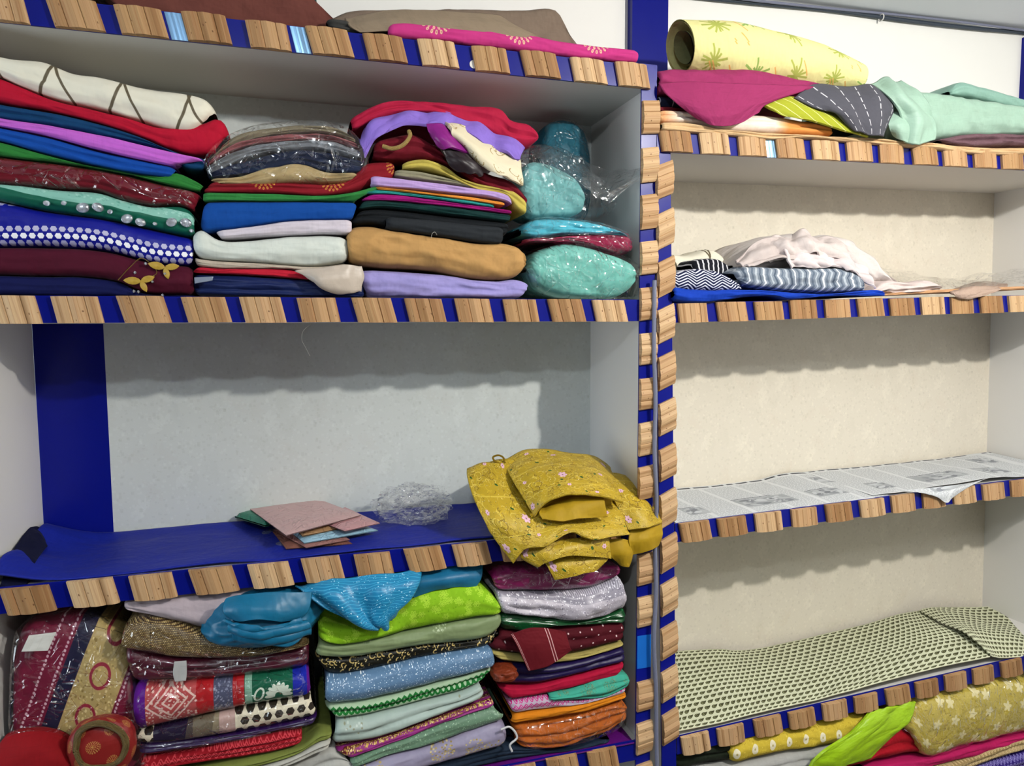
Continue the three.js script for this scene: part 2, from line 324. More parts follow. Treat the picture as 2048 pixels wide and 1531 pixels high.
function drapeGeo(P, o = {}) {
  const cols = o.cols ?? 48, rows = o.rows ?? 32, th = o.th ?? 0.003, amp = o.amp ?? 0.003, fr = o.freq ?? 14, sd = (o.seed ?? slabSeed++) * 2.93;
  const S = crGrid(P, cols, rows);
  let ul = 0, vl = 0; const mi = rows >> 1, mj = cols >> 1;
  for (let a = 1; a <= cols; a++) ul += Math.hypot(S[a][mi][0] - S[a - 1][mi][0], S[a][mi][1] - S[a - 1][mi][1], S[a][mi][2] - S[a - 1][mi][2]);
  for (let b = 1; b <= rows; b++) vl += Math.hypot(S[mj][b][0] - S[mj][b - 1][0], S[mj][b][1] - S[mj][b - 1][1], S[mj][b][2] - S[mj][b - 1][2]);
  const base = gridGeo(cols, rows, (i, j) => [...S[i][j], i / cols * ul, (1 - j / rows) * vl]);
  const p = base.attributes.position, n = base.attributes.normal, flip = o.flip ? -1 : 1;
  const fold = o.folds ?? null;                       // [count, depth, direction] ridges running down the cloth
  for (let k = 0; k < p.count; k++) {
    const i = Math.floor(k / (rows + 1)), j = k % (rows + 1), u = i / cols * ul, v = j / rows * vl;
    let a = amp * (nz(u * fr, v * fr * 0.7, sd) + 0.5 * nz(u * fr * 2.3, v * fr * 2, sd + 4));
    if (fold) { const t = fold[2] ? j / rows : i / cols, w = fold[2] ? i / cols : j / rows; a += fold[1] * Math.sin((t * fold[0] + 0.35 * nz(w * 3, sd)) * 2 * Math.PI + sd) * (0.6 + 0.4 * nz(w * 4, t * 4, sd)); }
    if (o.hem) { const e = Math.min(i, cols - i) / cols; }
    p.setXYZ(k, p.getX(k) + n.getX(k) * a, p.getY(k) + n.getY(k) * a, p.getZ(k) + n.getZ(k) * a);
  }
  base.computeVertexNormals();
  const N = p.count, pos = Array.from(p.array), uv = Array.from(base.attributes.uv.array), idx = Array.from(base.index.array), R = rows + 1, n2 = base.attributes.normal;
  for (let k = 0; k < N; k++) { pos.push(p.getX(k) - n2.getX(k) * th * flip, p.getY(k) - n2.getY(k) * th * flip, p.getZ(k) - n2.getZ(k) * th * flip); uv.push(uv[2 * k], uv[2 * k + 1]); }
  const m = idx.length; for (let k = 0; k < m; k += 3) idx.push(idx[k] + N, idx[k + 2] + N, idx[k + 1] + N);
  const edge = []; for (let i = 0; i < cols; i++) { edge.push([i * R, (i + 1) * R], [(i + 1) * R + rows, i * R + rows]); } for (let j = 0; j < rows; j++) edge.push([j + 1, j], [cols * R + j, cols * R + j + 1]);
  for (const [a, b] of edge) idx.push(a, a + N, b, b, a + N, b + N);
  const g = new THREE.BufferGeometry(); g.setAttribute('position', new THREE.Float32BufferAttribute(pos, 3)); g.setAttribute('uv', new THREE.Float32BufferAttribute(uv, 2)); g.setIndex(idx); g.computeVertexNormals(); return g;
}
// crumpled closed bundle: superellipsoid in a box with lumps and creases
function lumpGeo(c, r, o = {}) {
  const sd = (o.seed ?? slabSeed++) * 4.3, cols = o.cols ?? 48, rows = o.rows ?? 30, p = o.p ?? 0.75, amp = o.amp ?? 0.12, fr = o.freq ?? 2.2;
  const sg = (v) => Math.sign(v) * Math.pow(Math.abs(v), p);
  return gridGeo(cols, rows, (i, j) => {
    const a = i / cols * 2 * Math.PI, b = (j / rows - 0.5) * Math.PI, x = sg(Math.cos(a)) * sg(Math.cos(b)), z = sg(Math.sin(a)) * sg(Math.cos(b)), y = sg(Math.sin(b));
    const X = Math.cos(a) * Math.cos(b), Z = Math.sin(a) * Math.cos(b), Y = Math.sin(b);
    const k = 1 + amp * (nz(X * fr + sd, Y * fr, Z * fr) + (o.ridge ?? 0.6) * (1 - 2.4 * Math.abs(nz(X * fr * 1.8, Y * fr * 2.2 + sd, Z * fr * 1.8))) * 0.6 + 0.35 * nz(X * fr * 4, Y * fr * 4, Z * fr * 4 + sd));
    return [c[0] + x * r[0] * k, c[1] + Math.max(o.floor ?? -1, y * k) * r[1], c[2] + z * r[2] * k, a * r[0], b * r[1]];
  });
}
// puts finished geometry (in unit axes) into a thing whose origin is the middle of its base
function itemOf(name, label, category, parts, unitName = 'L', group) {
  const bb = new THREE.Box3();
  for (const q of parts) { q.geo.computeBoundingBox(); bb.union(q.geo.boundingBox); }
  const b = [(bb.min.x + bb.max.x) / 2, bb.min.y, (bb.min.z + bb.max.z) / 2];
  const single = parts.length === 1;
  const T = thing(name, label, category, b, unitName, group);
  for (const q of parts) { q.geo.translate(-b[0], -b[1], -b[2]); q.mesh = mesh(q.name, q.geo, q.mat, q.under ? q.under.mesh : T, q.label); if (q.stuff) q.mesh.userData.kind = 'stuff'; }
  if (single) {                                       // one mesh stands for the thing itself
    const m = parts[0].mesh; scene.remove(T); T.remove(m); m.name = T.name; m.position.copy(T.position); m.quaternion.copy(T.quaternion); m.userData = { ...T.userData }; scene.add(m); return m;
  }
  return T;
}
// a stack described by the lines between its pieces, from the top down
function stack(unitName, group, lines, items, dflt = {}) {
  items.forEach((it, i) => {
    if (!it) return;
    const o = { ...dflt, ...it, top: it.top ?? lines[i], bot: it.bot ?? lines[i + 1] };
    const gap = o.gap ?? 0.0012;
    o.top = o.top.map(([x, y]) => [x, y - gap / 2]); o.bot = o.bot.map(([x, y]) => [x, y + gap / 2]);
    const parts = [{ name: 'cloth', geo: slabGeo(o), mat: o.mat }];
    if (o.wrap) { const g = o.grow ?? 0.003; parts.push({ name: 'plastic_wrap', geo: slabGeo({ ...o, seed: 90 + i, n: 1, top: o.top.map(([x, y]) => [x, y + g * 0.15]), bot: o.bot, z: (o.z ?? 0) + g, amp: 0.004, end: 0.02, pinch: 0.1 }), mat: o.wrap === true ? film : o.wrap }); }
    for (const e of o.extra ?? []) parts.push(e);
    itemOf(o.name ?? 'folded_cloth', o.label, o.cat ?? 'cloth', parts, unitName, o.group ?? group ?? undefined);
  });
}
function tubeGeo(pts, r, seg = 40, rad = 6) { return new THREE.TubeGeometry(new THREE.CatmullRomCurve3(pts.map((p) => new THREE.Vector3(...p))), seg, r, rad, false); }

// ---------------------------------------------------------------- prints
const col = (h) => '#' + new THREE.Color(h).getHexString();
function placed(w, h, size, x0, draw) { const t = canvasTex(w, h, draw, size); t.offset.set(-x0 / size[0], 0); return t; }
function speckle(x, w, h, n, cols, s0 = 0.6, s1 = 2) { for (let i = 0; i < n; i++) { x.fillStyle = cols[Math.floor(rnd() * cols.length)]; const s = s0 + rnd() * (s1 - s0); x.beginPath(); x.ellipse(rnd() * w, rnd() * h, s, s * (0.5 + rnd() * 0.5), rnd() * 3, 0, 6.3); x.fill(); } }
const creamLines = canvasTex(512, 512, (x, w, h) => {
  x.fillStyle = '#dcd8c6'; x.fillRect(0, 0, w, h); x.strokeStyle = '#5c5340'; x.lineWidth = 7;
  for (let i = 0; i < 6; i++) { const a = i * w / 6 + 20, b = (i % 2 ? 84 : -70); x.beginPath(); x.moveTo(a, 0); x.bezierCurveTo(a + b, h * 0.2, a + b * 1.2, h * 0.28, a + 10, h * 0.42); x.bezierCurveTo(a - b, h * 0.62, a - b * 0.8, h * 0.8, a, h); x.stroke(); }
}, [0.3, 0.3]);
const medallion = (bg, fg, size, bgOver) => canvasTex(256, 256, (x, w, h) => {
  x.fillStyle = bg; x.fillRect(0, 0, w, h); x.strokeStyle = fg; x.lineWidth = 3;
  for (const [cx, cy] of [[64, 64], [192, 192]]) for (const [r, m] of [[6, 4], [19, 9], [33, 14], [45, 20]]) for (let k = 0; k < m; k++) { const a = k / m * 6.283; x.beginPath(); x.ellipse(cx + Math.cos(a) * r, cy + Math.sin(a) * r, 4.5, 2.4, a, 0, 6.3); x.stroke(); }
  if (bgOver) bgOver(x, w, h);
}, size);
const lineGold = '#c8a050';
const GA = 'clothes stacked at the left end of the upper shelf', GB = 'clothes in the second stack of the upper shelf', GC = 'clothes in the third stack of the upper shelf';

// ---------------------------------------------------------------- upper shelf, first stack
const honey = canvasTex(512, 256, (x, w, h) => {
  x.fillStyle = '#0c1284'; x.fillRect(0, 0, w, h);
  const s = 64, yb = 44;
  for (let r = 0; r < 3; r++) for (let k = -1; k < 9; k++) { const cx = k * s + (r % 2 ? s / 2 : 0), cy = 186 + (r - 1) * yb; x.fillStyle = ['#b4b2cc', '#f2f2f6', '#a8a6c8'][r]; x.beginPath(); for (let a = 0; a < 6; a++) { const t = a * Math.PI / 3, px = cx + Math.cos(t) * 27, py = cy + Math.sin(t) * 20; a ? x.lineTo(px, py) : x.moveTo(px, py); } x.fill(); }
}, [0.1, 0.064]);
const aquaMirror = placed(1024, 128, [0.42, 0.04], 0, (x, w, h) => {
  x.fillStyle = '#0e5a46'; x.fillRect(0, 0, w, h);
  x.fillStyle = '#7fb6a6'; x.beginPath(); x.moveTo(0, 0); x.lineTo(w, 0); x.lineTo(w, 66); for (let i = 20; i >= 0; i--) x.lineTo(w * i / 20, 62 + 16 * nz(i * 0.5, 3)); x.fill();
  speckle(x, w, 44, 160, ['rgba(190,225,215,0.35)', 'rgba(60,130,110,0.3)'], 2, 9);
});
// round silver mirrors sewn along the green edge, gold leaves and beads stitched on the maroon cloth
const silver = new THREE.MeshPhysicalMaterial({ color: 0xd8dce0, metalness: 1, roughness: 0.22, bumpMap: crinkleBump, bumpScale: 0.002 });
const goldThread = satin(0xb09038, { rough: 0.4, bump: 0.01 });
const mirrors = [[[0.117,0.1932,0.004],[0.1419,0.1943,0.004],[0.1689,0.1883,0.004],[0.1908,0.19,0.004],[0.2082,0.1834,0.004],[0.233,0.173,0.004],[0.2531,0.168,0.004],[0.2751,0.1663,0.004],[0.3006,0.1698,0.004],[0.3232,0.1698,0.004],[0.3313,0.1566,0.004]]][0].map(([x, y, z], i) => { const r = [6, 5, 11, 10, 5, 10, 9, 4, 10, 10, 4][i] * 0.00092; const g = new THREE.SphereGeometry(r, 16, 8).scale(1, 0.8, 0.35); g.rotateZ(-0.25 + (i % 3) * 0.3); g.rotateY((i % 4) * 0.18 - 0.1); return { name: 'mirror', label: 'round silver mirror', geo: g.translate(x, y, z), mat: silver }; });
function leafGeo([x, y, z], len, a) { const s = new THREE.Shape(); s.moveTo(0, 0); s.bezierCurveTo(len * 0.25, len * 0.34, len * 0.75, len * 0.26, len, 0); s.bezierCurveTo(len * 0.75, -len * 0.26, len * 0.25, -len * 0.34, 0, 0); const g = new THREE.ExtrudeGeometry(s, { depth: 0.0012, bevelEnabled: true, bevelSize: 0.0006, bevelThickness: 0.0006, bevelSegments: 1, curveSegments: 6 }); return g.rotateZ(a).translate(x, y, z); }
const goldLeaves = [[[0.2884,0.0925,0.0095],[0.2884,0.0925,0.0095],[0.2884,0.0925,0.0095],[0.2507,0.0693,0.0095],[0.2507,0.0693,0.0095],[0.2507,0.0693,0.0095]]][0].map((p, i) => ({ name: 'gold_leaf', label: 'gold embroidered leaf', mat: goldThread, geo: leafGeo(p, [0.026, 0.022, 0.019][i % 3], [2.9, 0.15, -1.35][i % 3] + (i > 2 ? 0.2 : 0)) }));
goldLeaves.push({ name: 'stem', label: 'thin pale stitched stem', mat: goldThread, geo: tubeGeo([[[0.2163,0.0705,0.01],[0.2368,0.094,0.01],[0.2532,0.1076,0.01],[0.2657,0.0996,0.01],[0.2758,0.0839,0.01],[0.2617,0.0745,0.01],[0.2508,0.0693,0.01]]][0], 0.0007, 40, 5) });
for (const p of [[[0.259,0.0986,0.0105],[0.2424,0.0833,0.0105],[0.2881,0.0824,0.0105],[0.2684,0.0687,0.0105],[0.2396,0.0525,0.0105],[0.2464,0.0517,0.0105],[0.2828,0.0462,0.0105]]][0]) goldLeaves.push({ name: 'bead', mat: silver, geo: new THREE.SphereGeometry(0.0024, 10, 8).translate(...p) });
stack('L', GA, [
  [[0.0335,0.4254],[0.0734,0.4189],[0.1217,0.4208],[0.1618,0.4077],[0.1962,0.4055],[0.256,0.3952],[0.3211,0.3914],[0.3567,0.3855],[0.3744,0.3738]],
  [[0.032,0.398],[0.0616,0.3887],[0.0869,0.3764],[0.1306,0.3616],[0.1937,0.3512],[0.2461,0.3386],[0.2925,0.3267],[0.3238,0.3216],[0.3466,0.325]],
  [[0.0296,0.3551],[0.0596,0.3501],[0.1296,0.3427],[0.2028,0.3272],[0.2628,0.3082],[0.2935,0.2947],[0.3357,0.2859],[0.3713,0.2874]],
  [[0.028,0.3275],[0.0582,0.3237],[0.1284,0.3175],[0.2019,0.3078],[0.2623,0.2959],[0.3101,0.2867],[0.3528,0.2803]],
  [[0.0274,0.3152],[0.0574,0.3105],[0.1185,0.3018],[0.1813,0.2871],[0.2635,0.2714],[0.3084,0.2634]],
  [[0.0262,0.2936],[0.0562,0.288],[0.1337,0.268],[0.2244,0.251],[0.3022,0.2439]],
  [[0.025,0.2719],[0.0551,0.2669],[0.1426,0.2606],[0.2325,0.249],[0.3003,0.2338],[0.3452,0.2244]],
  [[0.0222,0.2222],[0.0733,0.2218],[0.1362,0.2179],[0.1875,0.2173],[0.2224,0.206],[0.2658,0.1972],[0.316,0.1995],[0.3344,0.1885]],
  [[0.021,0.2004],[0.0513,0.1956],[0.0978,0.1858],[0.1957,0.1729],[0.2725,0.1576],[0.3343,0.1445]],
  [[0.0165,0.1189],[0.0473,0.1213],[0.1187,0.1232],[0.1933,0.1195],[0.2702,0.1014],[0.3294,0.0975]],
  [[0.0141,0.077],[0.0449,0.0775],[0.1164,0.0762],[0.1663,0.0762],[0.2141,0.0678],[0.2504,0.0497],[0.3306,0.047]],
  [[0.0123,0.0437],[0.1861,0.0442],[0.3305,0.0444]],
], [
  { label: 'cream cloth roll with wandering brown lines on top of the leftmost stack', mat: satin(0xdcd8c6, { map: creamLines, rough: 0.5 }), n: 1, amp: 0.005, z: 0.004, end: 0.02 },
  { label: 'red folded cloth below the cream lined roll', mat: cloth(0xb30f2e), n: 1, amp: 0.005, top: [[0.032,0.398],[0.0616,0.3887],[0.1306,0.3616],[0.1937,0.3512],[0.2461,0.3386],[0.2926,0.3292],[0.3512,0.3436],[0.3794,0.3558],[0.3947,0.3386]], z: -0.004 },
  { label: 'dark petrol blue folded cloth between the red and orchid cloths', mat: cloth(0x0d3f6b), n: 2, z: -0.006, bot: [[0.028,0.3275],[0.0582,0.3237],[0.1284,0.3175],[0.2019,0.3078],[0.2624,0.2975],[0.3024,0.287],[0.3216,0.2633],[0.3513,0.2601]], top: [[0.0296,0.3551],[0.0596,0.3501],[0.1296,0.3427],[0.2028,0.3272],[0.2628,0.3082],[0.2935,0.2947],[0.3357,0.2851],[0.3554,0.2855]] },
  { label: 'orchid pink narrow folded cloth in the leftmost stack', mat: cloth(0xc465cf), n: 1, z: 0.006 },
  { label: 'bright blue folded cloth below the orchid pink one', mat: cloth(0x0c4aa4), n: 2, z: 0.001 },
  { label: 'green folded cloth with its end drooping at the right of the leftmost stack', mat: cloth(0x2b7a34), n: 1, z: -0.004, top: [[0.0262,0.2936],[0.0562,0.288],[0.1337,0.268],[0.2244,0.251],[0.2892,0.2465],[0.3088,0.2551],[0.3505,0.2382]] },
  { label: 'dark maroon cloth in clear plastic in the middle of the leftmost stack', mat: cloth(0x6d0c1e), n: 3, wrap: true, z: -0.004 },
  { label: 'pale aqua and dark green cloth edged with round silver mirrors', mat: satin(0x0e5a46, { map: aquaMirror }), n: 1, z: 0.002, amp: 0.004,
    extra: mirrors },
  { label: 'royal blue cloth with a honeycomb band of silver mirrors', mat: satin(0x10189a, { map: honey }), n: 1, z: 0.004, amp: 0.003 },
  { label: 'maroon cloth embroidered with gold leaves at the bottom of the leftmost stack', name: 'embroidered_cloth', mat: cloth(0x4a0a22), n: 1, z: 0.008, amp: 0.003, extra: goldLeaves },
  { label: 'navy blue cloth lowest in the leftmost stack, under the maroon one', mat: cloth(0x0a1148), n: 1, z: 0.002 },
], { d: 0.25 });

// ---------------------------------------------------------------- upper shelf, second stack
const redGold = medallion('#7e1420', '#c08a3c', [0.12, 0.12]);
stack('L', GB, [
  [[0.3623,0.2441],[0.4779,0.2495],[0.5911,0.2583],[0.6324,0.2948],[0.6829,0.2998]],
  [[0.3507,0.223],[0.4774,0.2267],[0.5546,0.2278],[0.6149,0.2397],[0.6808,0.263]],
  [[0.3501,0.2078],[0.3653,0.2093],[0.477,0.2136],[0.6109,0.2189]],
  [[0.3442,0.155],[0.3699,0.1593],[0.4223,0.1671],[0.4938,0.1802],[0.6048,0.1872]],
], [
  { label: 'dark red cloth with gold medallions under the mixed plastic bag', mat: cloth(0x7e1420, { map: redGold }), n: 2, z: -0.006 },
  { label: 'thin green folded cloth above the bright blue cloth', mat: cloth(0x2f7d3c), n: 1, z: 0.001 },
  { label: 'bright blue folded cloth between the green and pale mauve ones', mat: cloth(0x0a4798), n: 1, z: 0.001, round: 0.5, amp: 0.002 },
], { d: 0.24 });
stack('L', GB, [
  [[0.3699,0.1584],[0.4223,0.1671],[0.4938,0.1802],[0.6012,0.187]],
  [[0.3758,0.144],[0.4931,0.1547],[0.5519,0.1584],[0.6006,0.16]],
], [{ label: 'pale mauve white cloth roll under the bright blue cloth', mat: satin(0xcfc6d0, { rough: 0.55 }), n: 1, z: 0.006 }], { d: 0.24 });
stack('L', GB, [
  [[0.3316,0.1562],[0.3444,0.1609],[0.3758,0.1432],[0.4931,0.1538],[0.5519,0.1575],[0.5943,0.1553]],
  [[0.3332,0.1138],[0.3425,0.1097],[0.4343,0.1049],[0.5356,0.1007],[0.5932,0.1091]],
  [[0.3357,0.0968],[0.3822,0.0942],[0.4914,0.0945],[0.5422,0.0865],[0.6204,0.0768]],
  [[0.3289,0.0855],[0.4228,0.0828],[0.5201,0.0772],[0.6203,0.0713]],
  [[0.3306,0.0453],[0.472,0.0446],[0.6215,0.0447]],
], [
  { label: 'thick minty white cloth roll in the second stack', mat: satin(0xd3d9d0, { rough: 0.55 }), n: 1, z: 0.01, amp: 0.004, end: 0.018 },
  { label: 'thin beige satin cloth squeezed under the minty white roll', mat: satin(0xb9ab9a), n: 1, z: 0.002 },
  { label: 'thin red cloth squeezed above the navy cloth', mat: cloth(0xbb1d33), n: 1, z: -0.002 },
  { label: 'navy blue rumpled cloth lowest in the second stack', mat: satin(0x0c1f52, { rough: 0.6 }), n: 3, z: 0, amp: 0.006 },
], { d: 0.24 });
itemOf('crumpled_cloth', 'crumpled beige satin end hanging out between the white roll and lavender cloth', 'cloth', [{ name: 'cloth', mat: satin(0xbdb0a2, { rough: 0.35 }), geo: drapeGeo([[[0.499,0.0914,0.008],[0.5419,0.0926,0.014],[0.5858,0.1024,0.014],[0.6151,0.1011,0.004]],
  [[0.5176,0.0843,0.012],[0.5455,0.0778,0.024],[0.5851,0.0823,0.018],[0.62,0.0837,0.006]],
  [[0.5328,0.0765,0.014],[0.5496,0.0657,0.02],[0.5935,0.0592,0.016],[0.616,0.0654,0.006]],
  [[0.5459,0.07,0.006],[0.5656,0.0583,0.01],[0.5983,0.0541,0.01],[0.6144,0.0583,0.002]]], { amp: 0.005, freq: 22, th: 0.004 }) }]);
itemOf('paper_scrap', 'small grey folded paper poking out beside the navy cloth', 'paper', [{ name: 'paper', mat: cloth(0x7e8796), geo: drapeGeo([[[0.3335,0.0765,0.008],[0.3644,0.0783,0.014]],
  [[0.3344,0.0661,0.012],[0.3628,0.0713,0.016]]], { amp: 0.001, th: 0.001, cols: 8, rows: 4 }) }]);
// bag of mixed clothes
{
  const tri = (h) => cloth(h);
  const B = [
    [[[0.3691,0.2906],[0.4063,0.3243],[0.481,0.3469],[0.5664,0.3517],[0.6056,0.3388]], [[0.3606,0.2774],[0.4058,0.3099],[0.4806,0.3323],[0.5661,0.3394],[0.6142,0.3288]], 0x8a8068, 2],
    [[[0.3606,0.2766],[0.4058,0.3091],[0.4806,0.3314],[0.5661,0.3386],[0.6142,0.3279]], [[0.3564,0.2688],[0.4055,0.2997],[0.4802,0.3202],[0.5658,0.328],[0.6202,0.315]], 0x9a5a5c, 2],
    [[[0.3563,0.2679],[0.4055,0.2989],[0.4802,0.3194],[0.5658,0.3271],[0.6202,0.3141]], [[0.3575,0.2562],[0.4049,0.2819],[0.463,0.301],[0.548,0.3102],[0.6233,0.2956]], 0x80848a, 2],
    [[[0.3575,0.2554],[0.413,0.2824],[0.4797,0.3038],[0.548,0.3102],[0.6251,0.2957]], [[0.3604,0.248],[0.4286,0.2603],[0.5043,0.2777],[0.5643,0.2681],[0.6211,0.2741]], 0x16223e, 3],
    [[[0.3635,0.2473],[0.4121,0.2551],[0.4622,0.2752],[0.5131,0.2887],[0.5557,0.272],[0.613,0.2709]], [[0.3792,0.238],[0.4279,0.2389],[0.478,0.2449],[0.5464,0.2504],[0.6038,0.2588]], 0xb8a276, 2],
  ].map(([top, bot, c, n], i) => ({ name: 'cloth', geo: slabGeo({ top, bot, n, z: -0.008 + (i === 4 ? 0.006 : 0), d: 0.2, amp: 0.008 }), mat: tri(c), label: ['olive grey cloth', 'dusty red cloth', 'grey cloth', 'navy cloth', 'sand coloured cloth'][i] }));
  B.push({ name: 'plastic_bag', geo: slabGeo({ top: [[0.3504,0.2785],[0.3737,0.3094],[0.4108,0.3356],[0.4479,0.3486],[0.5151,0.3599],[0.5667,0.3622],[0.6041,0.3511],[0.6275,0.3208],[0.6341,0.2945]], bot: [[0.3514,0.2618],[0.3673,0.2424],[0.3807,0.2347],[0.4669,0.24],[0.5463,0.2468],[0.6037,0.2561],[0.6282,0.2718],[0.6339,0.2855]], z: 0.012, d: 0.235, amp: 0.006, end: 0.03, pinch: 0.1, res: 70 }), mat: film });
  itemOf('bag_of_clothes', 'clear plastic bag bulging with rumpled grey, navy and sand clothes', 'bag', B, 'L');
}

// ---------------------------------------------------------------- upper shelf, third stack
stack('L', GC, [
  [[0.6371,0.2678],[0.6873,0.2643],[0.7845,0.2576],[0.892,0.2461],[0.9052,0.2371]],
  [[0.6367,0.248],[0.7843,0.2427],[0.8919,0.2327],[0.9071,0.2258]],
], [{ label: 'lilac folded cloth above the orange and teal edges', mat: cloth(0xb89ad2), n: 1, z: 0.008 }], { d: 0.23 });
stack('L', GC, [
  [[0.644,0.2475],[0.7384,0.2422],[0.8134,0.2375],[0.8929,0.2309]],
  [[0.6457,0.2422],[0.7383,0.2376],[0.8133,0.231],[0.8929,0.2232]],
], [{ label: 'orange thin cloth edge between the lilac and teal cloths', mat: cloth(0xe0923a), n: 1, z: 0.005 }], { d: 0.22 });
stack('L', GC, [
  [[0.623,0.2392],[0.6529,0.2416],[0.7383,0.2376],[0.8133,0.231],[0.8727,0.2261]],
  [[0.6229,0.2338],[0.6711,0.2353],[0.7382,0.2312],[0.8132,0.2244],[0.8727,0.2195]],
], [{ label: 'teal thin cloth edge between the orange and magenta cloths', mat: cloth(0x2f9a94), n: 1, z: 0.002 }], { d: 0.22 });
stack('L', GC, [
  [[0.6328,0.2334],[0.6711,0.2344],[0.7382,0.2302],[0.8132,0.2235],[0.8727,0.2185],[0.9071,0.2162]],
  [[0.6208,0.222],[0.6893,0.2234],[0.7839,0.2175],[0.907,0.2085]],
  [[0.6142,0.2055],[0.6523,0.2117],[0.7838,0.2035],[0.9049,0.195]],
  [[0.6001,0.178],[0.6335,0.1801],[0.6608,0.1766],[0.7467,0.1647],[0.8401,0.1545],[0.9007,0.1679]],
], [
  { label: 'magenta purple folded cloth above the dark green one', mat: cloth(0x98106e), n: 1, z: 0.004 },
  { label: 'dark green folded cloth between the magenta and black cloths', mat: cloth(0x0d3230), n: 1, z: 0 },
  { label: 'black folded cloth behind the charcoal one', mat: cloth(0x12161a), n: 2, z: -0.006 },
], { d: 0.23 });
stack('L', GC, [
  [[0.6629,0.1931],[0.7357,0.1913],[0.8226,0.1862],[0.8886,0.1819]],
  [[0.6625,0.1702],[0.7467,0.162],[0.8401,0.1516],[0.8863,0.1482]],
], [{ label: 'charcoal grey folded cloth lying on the tan roll', mat: cloth(0x24282c), n: 1, z: 0.012, round: 0.7 }], { d: 0.22 });
itemOf('cloth_roll', 'thick tan cloth roll on the lavender cloth in the third stack', 'cloth', [{ name: 'cloth', mat: cloth(0xb98f58, { sheen: 0.1 }), geo: slabGeo({ top: [[0.5908,0.1614],[0.6045,0.1736],[0.6325,0.1774],[0.6763,0.1698],[0.7467,0.1629],[0.8401,0.1526],[0.9088,0.1517],[0.9313,0.1397]], bot: [[0.5918,0.1263],[0.5968,0.1119],[0.6428,0.1028],[0.7391,0.0991],[0.8285,0.0845],[0.9022,0.0837],[0.9312,0.0958]], z: 0.014, d: 0.2, n: 1, amp: 0.008, end: 0.016, res: 70 }) },
  { name: 'rolled_end', mat: cloth(0xa67f4c), geo: slabGeo({ top: [[0.921,0.1414],[0.9293,0.1377],[0.9344,0.132]], bot: [[0.9208,0.0927],[0.9291,0.1007],[0.9343,0.1076]], z: 0.008, d: 0.1, n: 3, end: 0.005 }) }]);
stack('L', GC, [
  [[0.6054,0.0948],[0.6336,0.0972],[0.739,0.0926],[0.8736,0.0784],[0.9125,0.0829],[0.9457,0.0774]],
  [[0.6261,0.0447],[0.7335,0.0445],[0.8411,0.0452],[0.9289,0.0458]],
], [{ label: 'lavender rumpled cloth lowest in the third stack', mat: cloth(0x9a92cc), n: 1, z: 0.006, amp: 0.007, end: 0.02 }], { d: 0.23 });
// the tumbled heap on top of the third stack
const zari = canvasTex(256, 256, (x, w, h) => { x.fillStyle = '#d9cfb2'; x.fillRect(0, 0, w, h); x.strokeStyle = '#9c8450'; x.lineWidth = 4; for (let i = 0; i < 16; i++) { x.beginPath(); x.arc(rnd() * w, rnd() * h, 8 + rnd() * 14, 0, 4); x.stroke(); } }, [0.1, 0.1]);
itemOf('crimson_shawl', 'crimson cloth draped highest over the heap in the third stack', 'cloth', [{ name: 'cloth', mat: cloth(0xae1b3e), geo: slabGeo({ top: [[0.6051,0.3753],[0.6411,0.3971],[0.6848,0.4126],[0.7541,0.4177],[0.8324,0.4206],[0.8979,0.4195],[0.9153,0.3998],[0.9548,0.3932],[0.9715,0.3692]], bot: [[0.6082,0.3521],[0.659,0.3759],[0.725,0.3949],[0.7925,0.3863],[0.8519,0.3701],[0.9026,0.3517],[0.9389,0.3435],[0.9546,0.3485],[0.9715,0.3614]], z: -0.02, d: 0.2, n: 2, amp: 0.006 }) }]);
itemOf('lavender_shawl', 'lavender cloth draped in an arch over the heap in the third stack', 'cloth', [
  { name: 'cloth', mat: cloth(0x8b70cc), geo: drapeGeo([[[0.6323,0.3727,-0.06],[0.6832,0.4,-0.07],[0.7534,0.4181,-0.08],[0.8188,0.4099,-0.08],[0.8936,0.3835,-0.07],[0.9497,0.3534,-0.06]],
  [[0.6214,0.33,-0.01],[0.6717,0.3742,-0.02],[0.7442,0.3974,-0.03],[0.8072,0.3875,-0.03],[0.8743,0.3568,-0.02],[0.9292,0.3295,-0.01]],
  [[0.627,0.2985,0],[0.6687,0.3488,0],[0.7384,0.3685,0],[0.7916,0.361,-0.005],[0.8586,0.332,0],[0.9206,0.3134,0.004]]], { amp: 0.008, freq: 18, th: 0.006, folds: [5, 0.007, 0], cols: 70 }) }]);
itemOf('heaped_garment', 'dark red garment with a gold hem in the heap of the third stack', 'garment', [
  { name: 'cloth', mat: cloth(0x6e1322), geo: slabGeo({ top: [[0.6456,0.3292],[0.6823,0.3444],[0.7194,0.3525],[0.7568,0.3343],[0.8044,0.3051],[0.8682,0.2856],[0.9135,0.272],[0.9421,0.237]], bot: [[0.6432,0.2987],[0.6907,0.2999],[0.7469,0.3034],[0.7993,0.2863],[0.8431,0.2625],[0.883,0.2513],[0.9184,0.2378],[0.94,0.233]], z: -0.002, d: 0.16, n: 2, amp: 0.008 }) },
  { name: 'gold_hem', label: 'gold braid hem', mat: satin(0xb89a58, { rough: 0.4 }), geo: tubeGeo([[[0.6576,0.3182,0.012],[0.6751,0.314,0.016],[0.694,0.3211,0.018],[0.7077,0.3391,0.014],[0.7073,0.3501,0.006]]][0], 0.004) }]);
